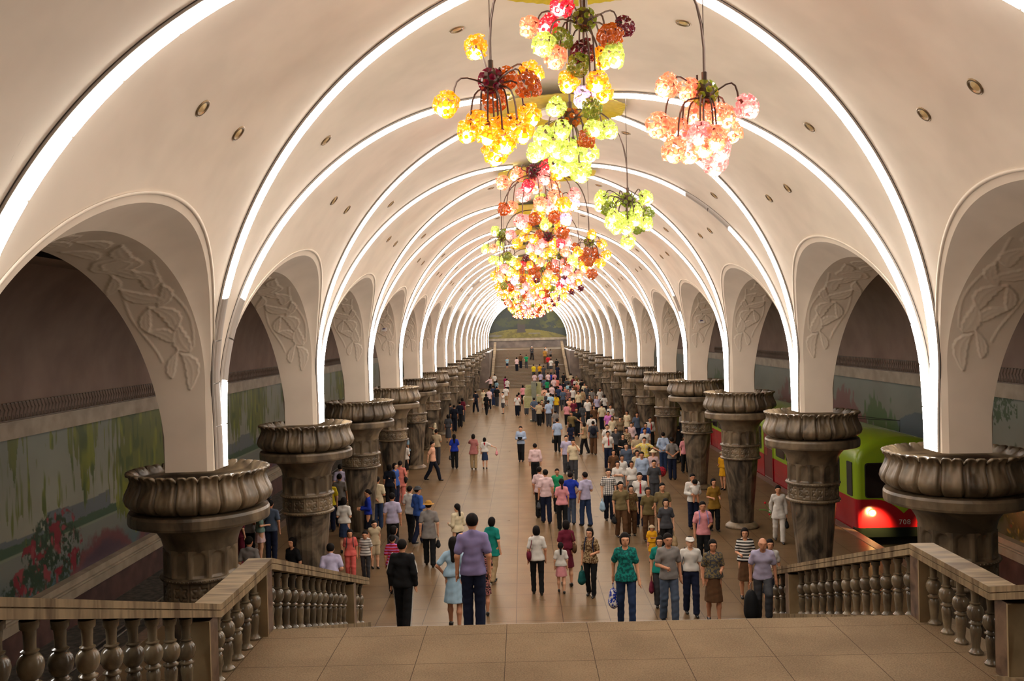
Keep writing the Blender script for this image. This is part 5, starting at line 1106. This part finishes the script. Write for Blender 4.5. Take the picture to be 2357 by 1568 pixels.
            c = A[sd][2]+np.array([sd*.1, -.08, -.02]); r = empty('carrier_bundle', W(c), math.radians(f)); surf([('e', (0, 0, 0), np.array([.17, .15, .19]))], None, .016, 'bundle_body', cloth('print/red/maroon'), r)
        else: return
        tag(r, lab, {'hand': 'bag', 'tote': 'bag', 'plastic': 'bag', 'back': 'backpack', 'shoulder': 'bag', 'case': 'suitcase', 'book': 'tablet', 'flower': 'flower', 'bundle': 'bundle'}[kind])
    for kk in ('bag', 'bag2'):
        if kk in opt:
            kd, col, side, lab = opt[kk].split('-'); bag(kd, col, side, lab)
    if 'baby' in opt:
        c = L((0.02*s, -.24*s, 1.24*s)); r = empty('person', W(c), math.radians(f+180)); tag(r, 'small child in a white top held in the arms of an adult in white', 'person')
        surf([('e', (0, 0, .0), np.array([.10, .09, .17])), ('c', (-.05, 0, -.1), (-.07, .02, -.34), .05, .032), ('c', (.05, 0, -.1), (.07, .02, -.34), .05, .032), ('e', (0.02, .02, .25), np.array([.078, .085, .09])), ('c', (-.09, 0, .1), (-.15, -.10, .1), .035, .025), ('c', (.09, 0, .1), (.15, -.10, .1), .035, .025)], None, .014, 'body', skin, r)
        surf([('e', (0, 0, .01), np.array([.118, .11, .165])), ('c', (-.08, 0, .1), (-.13, -.05, .1), .05, .045), ('c', (.08, 0, .1), (.13, -.05, .1), .05, .045)], None, .014, 'shirt', cloth('white'), r)
        surf([('e', (.02, .03, .27), np.array([.086, .09, .085]))], [lambda X, Y, Z: (.24-Z-(Y)*1.2).astype(np.float32)], .014, 'hair', HAIR, r)
    return root
R_ = """
573,1237,1.70,170,m,grey,s,t:dgrey,dd,0,person in a grey shirt seen from behind below the left stair rail
672,1239,1.60,-30,w,black,s,t:black,dd,0,person with short hair in a black top facing left beside the second left column
549,1172,1.55,150,w,maroon,s,t:maroon,dd,0,person in maroon with a pale scarf right beside the first left column,scarf:cream
572,1160,1.60,160,w,grey,s,t:black,ff,0,person in a dim grey top between maroon and pale clothes in the left aisle
597,1163,1.60,120,w,sea,s,s:lpink,ff,0,person in a pale green top and pale skirt in the left aisle,hem:.62
622,1152,1.70,180,m,slate,s,t:navy,dd,0,person in a slate blue shirt seen from behind in the dark left aisle
604,1112,1.64,200,m,dgrey,s,t:black,dd,0,person in dark clothes farthest back in the dark left aisle
762,1251,1.70,195,m,lav,s,t:dgrey,ff,0,person in a lilac shirt leaning forward at the foot of the left rail,lean:28
805,1220,1.30,8,w,coral,s,t:coral,dd,.3,child in a coral top and trousers with a backpack by the left rail,hair:bob;bag:back-dgrey-l-dark backpack worn by the child in coral by the left rail
840,1224,1.22,-5,w,stripe/white/grey,s,t:dgrey,dd,.2,child in a striped white top and dark leggings beside the coral child,slim;hair:tail
861,1199,1.27,25,m,beige,n,h:beige,kd,.2,child in a beige vest and shorts walking on the left
791,1146,1.58,175,w,white,s,s:denim,ff,0,person in a white top and dark skirt seen from behind near the left aisle,hem:.5
781,1092,1.70,185,m,grey,s,t:dnavy,dd,0,person in a grey shirt standing behind the white top at the left
758,1104,1.66,200,m,yellow,s,t:navy,dd,0,person in a yellow shirt peeking out beside the second left column
783,1070,1.70,190,m,lav,s,t:dgrey,dd,0,person in a lavender shirt between the second and third left columns
846,1128,1.58,-80,w,royal,l,s:dnavy,ff,0,person in a deep blue blouse facing left beside the third left column,hair:bun
868,1098,1.68,180,m,cream,s,t:denim,bf,0,person in a cream shirt with back turned near the third left column
896,1070,1.58,178,w,dnavy,s,t:black,dd,0,person with wavy hair in a dark navy top seen from behind
909,1067,1.60,60,w,blue,s,t:navy,dh,0,person in a bright blue top partly behind the navy top
921,1062,1.60,184,w,salmon,s,t:salmon,dd,.2,person in a salmon tunic and trousers with a black bag,hair:bun;tunic;bag:shoulder-black-r-large black shoulder bag on the person in salmon
902,1136,1.70,182,m,lav,s,t:black,dd,0,person in a pale lavender shirt seen from behind left of the grey hat
943,1120,1.64,150,m,white,s,t:black,ff,.4,person in a white shirt and black trousers beside the grey hat
961,1121,1.70,130,m,blue,l,t:navy,ff,.7,person in a blue shirt and grey hat walking towards the left group,hat:trilby-dgrey
986,1155,1.72,186,m,grey,s,t:black,dd,.5,person in a loose grey shirt and yellow straw hat walking away,hat:brim-ochre;tunic;bag:hand-black-r-black handbag held by the person in the straw hat
906,1212,1.52,130,w,dgrey,s,t:black,dd,.2,person with dark hair partly hidden above the striped red shirt
903,1233,1.42,175,w,stripe/red/orchid,s,t:black,dd,.5,child in a red and pink striped shirt walking away at the left,hair:bun
925,1244,1.58,172,m,black,l,t:black,dd,.4,person in a black tracksuit with white stripes at the stair head,stripe;st
1052,1161,1.60,-140,w,cream,l,s:black,ff,0,person with a ponytail in a cream blouse beyond the purple shirt,hair:tail
1043,1238,1.56,178,w,ltblue,s,d:ltblue,hd,.4,person with long hair in a light blue dress beside the purple shirt,hair:long;hem:.50;bag:hand-tan-r-small tan handbag held by the person in light blue;st
1086,1185,1.74,184,m,purple,s,t:navy,dd,.15,person in a purple shirt and navy trousers seen from behind,st
1110,1252,1.56,182,w,print/black/rose,s,s:print/black/rose,df,.3,person in a dark floral skirt mostly hidden behind the purple shirt,hem:.5;z:0
1132,1192,1.62,150,w,teal,s,t:tan,kd,.6,person in a teal shirt and tan trousers walking at the centre left,tunic
946,996,1.68,60,m,ltblue,s,t:black,fd,.3,person in a pale blue shirt facing the fourth left column
931,1019,1.60,175,w,white,s,s:black,ff,0,person in a white top half hidden by the fourth left column
999,963,1.68,-70,m,cream,s,t:dgrey,pf,0,person in a cream shirt facing left with hands raised
1004,989,1.68,175,m,beige,s,t:dgrey,uf,0,person in a beige shirt standing with back turned beside the peach shirt
995,1017,1.66,80,m,peach,s,t:dnavy,kk,1,person in a peach shirt taking a long stride to the right
1045,1000,1.58,186,w,royal,s,t:black,dd,.2,person with long hair in a royal blue top carrying a dark bag,hair:long;bag:hand-dgrey-l-dark handbag beside the person in royal blue
1089,1000,1.60,180,w,rose,s,t:tan,ud,.15,person in a dusty rose shirt with a hand raised to the head,tunic
1115,1008,1.42,176,w,white,s,s:denim,do,.1,child in a white shirt and red neck scarf swinging a pink bag,scarf;hem:.48;bag:hand-pink-r-small pink bag swung by the child in a red scarf
1198,982,1.68,-8,m,lblue,l,t:black,ff,.2,person in a pale blue shirt holding a dark tablet,bag:book-black-l-dark tablet held by the person in pale blue
1031,955,1.60,180,w,dgrey,s,s:dgrey,dd,.2,person in a long dark grey dress near the left columns,hem:.3
1045,933,1.68,178,m,dnavy,s,t:dnavy,dd,0,person in a dark navy shirt seen from behind near the left columns
1064,917,1.66,170,w,maroon,s,t:dgrey,dd,0,person in maroon at the right edge of the dark left group
1036,929,1.68,160,m,dgrey,s,t:dgrey,dd,0,person in dim grey at the left edge of the dark left group
1058,925,1.70,190,m,dnavy,s,t:black,dd,0,person in dark clothes at the middle of the left group
1094,900,1.70,-150,m,dnavy,s,t:dnavy,kd,.8,person in dark navy striding left of the far open floor
1119,907,1.62,160,w,black,s,t:black,fd,.7,person in black walking with crossed steps on the open floor
1112,897,1.58,10,w,cream,s,s:cream,fd,.1,person in a cream top just behind the walker in black
1125,895,1.68,200,m,lpink,s,t:black,dd,.2,person in a pale pink shirt behind the walker in black
1135,888,1.70,180,m,denim,s,t:denim,dd,0,person in denim blue beside the person in black on the far left floor
1143,890,1.70,175,m,black,s,t:dgrey,dd,.2,person in a black shirt left of the white tee
1157,903,1.66,-60,m,white,s,h:dgrey,ud,.2,person in a white tee and dark shorts with raised hand
1164,889,1.66,185,m,white,s,h:tan,dd,.1,person in a white shirt and pale cap,hat:cap-lpink
1167,872,1.64,165,m,white,s,t:black,fd,.2,person in a white shirt at the foot of the far stairs
1163,867,1.54,150,w,magenta,s,t:magenta,ff,.1,person in magenta at the foot of the far stairs
1138,861,1.62,190,m,white,s,t:black,dd,0,person in a white shirt standing by the left rail of the far stairs
1128,868,1.60,20,w,lpink,l,s:black,do,0,person in a pale shirt holding one arm out sideways,hem:.4
1143,876,1.54,150,w,aqua,s,s:navy,fd,.1,person in a pale top and navy skirt below the left far rail
1167,825,1.30,5,m,aqua,s,h:navy,ff,.1,child in a light blue top on the far stairs
1189,822,1.62,185,w,lpink,s,t:dnavy,ff,.1,person in a white top climbing the far stairs beside dark clothes
1198,815,1.70,180,m,brown,s,t:dnavy,ff,.1,person in dark brown clothes on the far stairs
1211,817,1.60,190,m,green,s,t:dgrey,kd,.4,person in a green shirt on the far stairs
1224,798,1.68,20,m,dgrey,l,t:black,cc,.8,person in dark clothes and a white cap near the top of the far stairs,hat:cap-white
1256,798,1.60,0,w,white,s,t:dgrey,dd,.1,person in a white top highest on the far stairs
1254,804,1.74,180,m,ochre,s,t:brown,dd,.2,person in an ochre shirt climbing the far stairs
1267,804,1.24,170,m,grey,s,h:black,dd,.1,child in grey on the upper far stairs
1261,819,1.60,178,m,red,s,t:dgrey,dd,.2,person in a red top on the far stairs
1268,827,1.68,175,m,white,s,h:dgrey,dd,.3,person in a white shirt and dark shorts climbing the far stairs
1281,827,1.64,190,m,black,s,t:black,dd,.2,person in black by the right far rail
1283,842,1.68,180,m,navy,s,t:navy,dd,.2,person in a navy shirt on the lower right far stairs
1228,838,1.66,180,m,yellow,s,t:dgrey,dd,.2,person in a bright yellow shirt on the far stairs
1242,838,1.66,184,m,gold,s,t:navy,fd,.3,person in an amber yellow shirt on the far stairs
1251,841,1.66,176,m,dgrey,s,t:dgrey,dd,.2,person in dim grey right of the amber shirt on the far stairs
1230,859,1.70,180,m,lpink,s,t:black,dd,.2,person in a pale pink shirt below the bright yellow shirt
1244,856,1.70,184,m,lav,s,t:black,dd,.2,person in a lavender shirt below the amber yellow shirt
1261,858,1.68,180,m,lpink,s,t:dgrey,dd,.2,person in a pale shirt left of the royal blue shirt on the far steps
1268,858,1.62,176,w,royal,s,t:dgrey,dd,.1,person in a royal blue shirt on the lowest far steps
1276,858,1.68,186,m,pink,s,t:black,dd,.2,person in a pink shirt right of the royal blue shirt
1259,874,1.60,180,w,green,s,t:dgrey,dd,.1,person in a green tee waiting before the far stairs
1252,870,1.62,186,m,slate,s,t:dgrey,dd,.1,person in a slate shirt just left of the green tee
1274,870,1.70,182,m,lpink,s,t:dnavy,dd,.2,person in a pale pink shirt right of the green tee
1282,870,1.62,178,w,salmon,s,t:black,dd,.1,person in a salmon top before the far stairs
1203,887,1.66,-170,w,pink,s,t:black,ff,0,person in pink with a dark strap left of the reading stand
1194,904,1.48,150,w,rose,s,t:black,ff,0,person in rose beside the red scarf left of the reading stand
1190,909,1.58,186,m,white,s,t:dnavy,dd,.1,person in a white shirt and red scarf left of the reading stand,scarf
1211,904,1.66,175,m,cream,s,t:dgrey,dd,0,person in a cream shirt close behind the left notice board
1218,894,1.66,190,m,white,s,t:dgrey,ff,0,person in a white shirt behind the left notice board
1229,916,1.68,178,m,slate,s,t:dgrey,bb,.2,person in a blue grey shirt with hands behind the back at the stand
1241,896,1.66,-100,m,cream,s,t:dgrey,pp,0,person in a cream shirt reading at the right notice board
1240,925,1.60,170,m,beige,s,t:black,ff,.4,person in beige bending at the right notice board
1247,921,1.60,10,w,brown,s,t:black,cc,0,person in dark brown with folded arms right of the stand
1253,904,1.66,15,m,dgrey,s,t:black,ff,0,person in dark grey facing the camera behind the stand
1262,898,1.62,175,w,white,s,t:black,dd,.1,person in a white top above the light blue tee
1267,906,1.70,184,m,ltblue,s,t:black,dd,.1,person in a light blue tee right of the stand
1262,922,1.72,190,m,lblue,s,t:dgrey,dd,.2,person in a pale blue shirt and grey trousers right of the stand
1253,892,1.68,180,m,peach,s,t:tan,dd,.1,person in a peach shirt behind the reading stand
1280,908,1.60,178,w,stripe/gold/yellow,s,t:dgrey,dd,.1,person in a yellow and orange striped top with a strap,hair:tail
1287,900,1.15,170,m,lime,s,h:orange,dd,.1,child in a lime green top beside the yellow striped top
1295,896,1.68,200,m,slate,s,t:dgrey,ff,.4,person in a blue grey shirt right of the lime child
1311,915,1.68,10,m,peach,s,t:dgrey,cc,0,person in a peach shirt with folded arms in the crowd
1331,901,1.70,12,m,cream,s,t:dnavy,dd,.2,person in a cream shirt standing tallest in the right crowd
1304,929,1.45,176,w,pink,s,t:black,dd,.1,child in a pink tee seen from behind
1327,939,1.70,-15,m,black,s,t:black,dd,.1,person in a black shirt facing the camera behind the olive shirt
1315,948,1.70,-25,m,olive,s,t:dnavy,od,.2,person in an olive shirt pointing with one arm
1278,945,1.40,180,m,grey,s,t:dgrey,dd,.1,child in a grey tee with a dark cap,hat:cap-dnavy
1282,964,1.72,186,m,lblue,s,t:black,dd,.4,person in a pale blue shirt walking away left of the navy child,bag:hand-black-l-black bag held by the pale blue shirt walking away
1313,976,1.30,182,w,navy,s,s:navy,dd,.1,child with bobbed hair in navy seen from behind
1344,973,1.60,-120,w,tan,n,t:black,ff,.6,person in a tan tank top and black trousers striding left
1361,955,1.66,175,m,white,s,t:grey,dd,.1,person in a white tee seen from behind above the dark backpack
1365,970,1.66,178,m,dgrey,s,t:brown,dd,.5,person in dark clothes walking away with a backpack,bag:back-dnavy-l-dark backpack on the person walking away in the crowd
1352,918,1.66,-10,m,white,s,t:black,dd,.2,person in a white tee left of the blue cardigan
1374,911,1.62,5,w,lav,s,t:black,dd,0,person in a lavender top and royal blue cardigan,bag:tote-royal-r-blue bag beside the lavender top
1391,909,1.60,178,w,white,s,t:dnavy,hd,.2,person in a white blouse with bobbed hair leaving right,hair:bob
1381,894,1.70,10,m,white,s,t:dgrey,dd,0,person in a white shirt behind the lavender top
1362,896,1.64,180,m,grey,s,t:dgrey,dd,0,person in a grey shirt and dark cap in the crowd,hat:cap-dnavy
1357,910,1.62,0,w,brown,s,t:dgrey,dd,0,person in brown behind the white tee in the crowd
1405,932,1.68,12,m,white,s,t:black,ff,0,person in a white shirt under dark hair above the orchid shirt
1400,947,1.64,-10,m,orchid,s,t:dgrey,dd,.1,person in an orchid pink shirt
1409,959,1.58,0,w,cream,s,t:black,dd,.1,person in a cream top just below the orchid pink shirt
1427,960,1.50,10,m,stripe/brown/beige,s,t:dgrey,dd,.1,person in a brown striped top left of the long cream tunic
1443,946,1.60,-30,w,cream,s,t:black,ff,.1,person with long hair in a long cream tunic,hair:long;tunic
1466,950,1.68,5,m,slate,s,t:navy,dd,0,person in a slate shirt right of the cream tunic
1453,973,1.60,0,w,lpink,l,s:grey,dd,.1,person in a pale blouse and grey skirt carrying a bag,hem:.5;bag:shoulder-lblue-l-pale shoulder bag on the person in the grey skirt
1397,978,1.62,10,m,white,s,t:black,dd,.1,person in a white shirt directly above the red tie
1496,961,1.70,15,m,white,l,t:black,dd,.3,person in a long sleeved white shirt beside the right columns,tie;tuck
1486,974,1.60,0,m,blue,s,t:navy,dd,0,person in a blue shirt half hidden near the right columns
1484,986,1.70,5,m,white,s,t:dgrey,dd,.2,person in a white short sleeved shirt above the yellow shirt
1483,1007,1.66,-10,m,print/cream/yellow,s,t:tan,oo,.1,person in a pale yellow shirt with both arms spread
1399,993,1.70,5,m,white,s,t:navy,dd,.5,person in a white shirt and red tie walking alone at the crowd edge,tie;tuck
1433,999,1.60,10,w,black,s,s:black,df,.2,person in a black blouse left of the navy jacket
1441,1021,1.66,5,m,slate,l,t:dnavy,dd,.1,person in an open slate jacket over a white shirt
1526,996,1.70,172,m,lblue,l,t:denim,bb,0,person in a pale blue shirt seen from behind beside the right columns
1546,1008,1.72,184,m,grey,s,t:navy,bb,.1,person in a grey shirt with hands clasped behind the back
1576,1003,1.60,5,w,pink,s,t:black,dd,.3,person in a pink top by the fourth right column
1566,938,1.70,180,m,white,s,t:dgrey,dd,.1,person in a white shirt beyond the right columns
1561,981,1.68,185,m,black,s,t:black,dd,.1,person in black standing beyond the right columns
1466,1037,1.62,10,w,cream,s,t:dgrey,dd,.1,person in a cream top left of the light blue shirt
1477,1041,1.68,-10,m,lblue,l,t:navy,dd,.3,person in a light blue shirt with rolled sleeves left of the sun hat
1503,1037,1.60,-5,w,lpink,s,t:sea,dd,.3,person in a wide sun hat and pale top with sea green trousers,hat:brim-cream;bag:bundle-red-l-big red patterned bundle carried by the person in the sun hat
1431,1048,1.58,10,w,white,s,s:grey,dd,.1,person in a white blouse behind the two white blouses
1421,1062,1.56,0,w,white,s,t:dgrey,cc,.2,person in a white blouse with hands joined in the right crowd
1453,1062,1.56,5,w,white,s,d:grey,dd,.2,person in a white blouse and grey pinafore in the right crowd,hem:.5
1400,1080,1.68,5,m,plaid/white/dnavy,s,t:dnavy,dd,.3,person in a black and white plaid shirt walking forward,bag:plastic-ltblue-r-thin pale plastic bag of the plaid shirt
1428,1110,1.66,10,m,khaki,s,t:brown,dd,.5,person in a khaki shirt walking forward beside the plaid shirt,bag:hand-black-r-black bag held by the left khaki shirt
1472,1089,1.70,0,m,white,s,t:navy,dd,.4,person in a white shirt and long red tie in the front crowd,tie;tuck;bag:plastic-white-r-white plastic bag between the tie wearer and the olive top
1491,1123,1.58,0,w,olive,s,t:brown,fd,.3,person in an olive blouse and brown trousers
1524,1113,1.70,5,m,khaki,s,t:brown,dd,.3,person in a khaki shirt behind the grey blouse
1532,1149,1.58,0,w,dgrey,s,t:black,dd,.3,person in a dark grey blouse walking forward,bag:plastic-tan-l-thin brown bag carried by the grey blouse
1500,1210,1.00,10,w,gold,s,d:gold,cd,.2,child in a yellow dress and grey bucket hat,hat:trilby-beige;hem:.55
1594,1092,1.68,5,m,white,l,t:navy,ff,.1,person in a long sleeved white shirt holding a small child,baby
1617,1156,1.68,0,m,pink,s,t:black,fd,.2,person in a pink polo shirt with a shoulder strap,bag:back-purple-l-dark backpack worn by the person in the pink polo shirt
1642,1103,1.58,10,w,mustard,s,t:black,ff,.3,person in a mustard brown tunic beside the third right column,tunic
1663,1040,1.45,-40,w,gold,s,d:gold,uf,.2,child in a yellow outfit and white hat beside the third right column,hat:brim-cream;hem:.62
1791,1119,1.62,-8,w,white,l,t:white,dk,.6,person all in white walking from the train with flowers,hair:bun;tunic;bag:hand-black-l-dark handbag held by the person in white;bag2:flower-red-r-red roses held by the person in white
1231,1022,1.68,182,m,lpink,l,t:black,dd,.3,person in a pale pink long sleeved shirt walking away alone,tuck
1303,1003,1.66,0,m,lav,s,t:dgrey,dd,.1,person in a lavender shirt behind the cream shirt
1319,1012,1.70,0,m,cream,s,t:dgrey,ud,.1,person in a cream shirt with a hand at the mouth,bag:hand-black-r-black bag held by the cream shirt
1241,1076,1.68,150,m,lpink,s,t:black,dd,0,person in a pale pink shirt at the left of the standing group
1255,1082,1.72,192,m,lpink,s,t:navy,dd,.3,person in a white shirt with back turned holding a dark rounded bag,bag:hand-dgrey-l-dark rounded bag held low at the left of the standing group
1282,1080,1.50,0,m,green,s,t:black,dd,0,person in a green shirt in the middle of the standing group
1292,1103,1.60,186,w,pink,s,t:black,fd,.2,person in a pink tee with a ponytail in the standing group,hair:tail;bag:hand-brown-l-dark box bag held by the pink tee
1312,1088,1.66,180,m,royal,s,t:slate,hh,.1,person in a royal blue tee with hands on hips
1346,1088,1.70,-150,m,lav,s,t:denim,df,.4,person in a lavender shirt leaning at the right of the standing group
1234,1212,1.60,184,w,white,s,t:black,dd,.3,person in a white tee walking away with a dark red bag,slim;bag:shoulder-maroon-l-dark red shoulder bag on the white tee
1302,1199,1.58,190,w,maroon,s,d:maroon,df,.3,person in a maroon dress beside the small child,hem:.5;bag:shoulder-brown-r-brown leather bag on the person in maroon
1290,1250,1.18,178,w,white,s,s:pink,dd,.4,child in a white top and pink frilled skirt,hair:tail;hem:.58
1357,1217,1.58,-20,w,print/tan/brown,s,t:black,fd,.3,person in a leopard print blouse with a backpack,slim;bag:back-navy-l-navy backpack worn by the leopard print blouse;bag2:plastic-dteal-r-dark green bag held by the leopard print blouse
1438,1229,1.60,0,w,print/teal/dteal,s,t:denim,gk,.5,person in a teal patterned blouse striding forward,slim;bag:plastic-print/white/royal-r-large white and blue plastic bag beside the teal blouse;st
1518,1236,1.58,-10,w,teal,s,t:dgrey,dd,.2,person in a teal top mostly hidden behind the grey polo shirt,bag:tote-maroon-r-dark red bag hanging beside the grey polo shirt
1537,1230,1.70,10,m,grey,s,t:slate,df,.4,person in a grey polo shirt turning the head aside,st
1588,1237,1.68,0,m,white,s,t:navy,dd,.5,person in a white shirt and white cap with a diagonal strap,hat:cap-white;tuck;bag:shoulder-dgrey-r-dark bag on a strap of the white cap wearer;st
1640,1244,1.56,0,w,print/khaki/dgrey,s,s:brown,fd,.3,person in a patterned khaki blouse and brown skirt,hem:.44;st
1714,1217,1.60,-10,w,stripe/white/black,s,s:brown,ff,.2,person in a black and white striped top behind the suitcase
1753,1233,1.66,-8,m,lav,s,t:dgrey,gd,.4,balding person in a lilac shirt pulling a black suitcase,hair:bald;lean:14;step;bag:case-black-r-black trolley suitcase pulled by the lilac shirt;st
1772,1243,1.54,0,w,white,s,s:dnavy,dd,.3,person in a dark navy skirt mostly behind the lilac shirt,hem:.42
1297,859,1.66,180,m,black,s,t:black,dd,0,person in black at the right foot of the far stairs
1304,871,1.66,175,m,dgrey,s,t:black,dd,0,person in charcoal clothes below the right far rail
1314,860,1.60,185,w,cream,s,t:dgrey,dd,0,person in a cream top far back by the right columns
1319,868,1.66,180,m,maroon,s,t:dgrey,dd,0,person in maroon far back in the right crowd
1327,864,1.66,0,m,olive,s,t:dgrey,dd,0,person in olive farthest back by the right columns
1324,872,1.58,10,w,white,s,t:dgrey,dd,0,person in a white top just above the pink folded arms
1332,873,1.66,0,m,cream,s,t:dgrey,dd,0,person in a cream shirt right of the far white top
1339,874,1.66,180,m,black,s,t:black,dd,0,person in black right of the far cream shirt
1345,882,1.66,10,m,cream,s,t:dgrey,dd,0,person in a pale cream shirt against the right columns
1327,881,1.60,0,w,salmon,s,s:beige,cc,0,person in salmon pink with folded arms in the far crowd,hem:.5
1308,882,1.66,180,m,aqua,s,t:black,dd,0,person in a pale aqua shirt in the far crowd
1289,883,1.50,170,w,pink,s,s:rose,dd,0,person in pink above the lime green child,hem:.5
1318,892,1.66,0,m,white,s,t:black,dd,0,person in a white shirt left of the tallest cream shirt
1308,896,1.60,10,w,print/dgrey/rose,s,t:dgrey,dd,0,person in a dark patterned blouse in the far crowd
1350,887,1.66,0,m,dgrey,s,t:dgrey,dd,0,person in dark grey against the right columns
1340,897,1.66,190,m,tan,s,t:dgrey,dd,0,person in a tan shirt just right of the tallest cream shirt
1297,878,1.62,180,m,dnavy,s,t:black,dd,0,person in dark navy behind the pale aqua shirt
1312,889,1.60,170,w,slate,s,t:dgrey,dd,0,person in slate grey behind the patterned blouse
1322,884,1.62,180,m,brown,s,t:dgrey,dd,0,person in brown behind the salmon folded arms
1300,890,1.62,0,w,rose,s,t:black,dd,0,person in a dull rose top left of the patterned blouse
1285,890,1.62,190,m,denim,s,t:black,dd,0,person in denim blue behind the blue grey shirt
1270,886,1.64,180,m,lpink,s,t:black,dd,0,person in a pale shirt between the green tee and light blue tee
1320,920,1.62,0,w,maroon,s,t:black,dd,0,person in maroon between the peach and black shirts
1340,930,1.62,180,w,dgrey,s,s:dgrey,dd,0,person in a charcoal skirt and top right of the black shirt,hem:.45
1367,934,1.62,0,w,brown,s,t:black,dd,0,person in dark brown below the lavender top
1385,930,1.62,175,m,cream,s,t:dnavy,dd,0,person in a cream shirt and navy trousers below the white blouse
1417,985,1.60,0,w,dgrey,s,t:black,dd,0,person in charcoal between the white shirts of the right crowd
1442,985,1.60,0,w,print/brown/beige,s,t:dgrey,dd,0,person in a brown patterned top above the black blouse
1465,1000,1.60,10,m,beige,s,t:dgrey,dd,0,person in a beige shirt behind the spread arms
1412,1036,1.55,0,w,brown,s,t:dgrey,dd,0,person in dark brown behind the white blouses
1505,1060,1.60,0,m,dgrey,s,t:dgrey,dd,0,person in dark grey behind the sun hat
1452,1118,1.50,0,w,print/olive/brown,s,t:brown,dd,0,person in dull brown print behind the left khaki shirt
"""
_seen = 0
for ln in R_.strip().split('\n'):
    p = ln.split(',', 11)
    px0, py0, hh, ff, sx, tp, sl, bt, ar, wk, lb = p[:11]; op = p[11] if len(p) > 11 else ''
    person(float(px0), float(py0), float(hh), float(ff), sx, tp, sl, bt, ar, float(wk), lb, op.replace(';', ','))
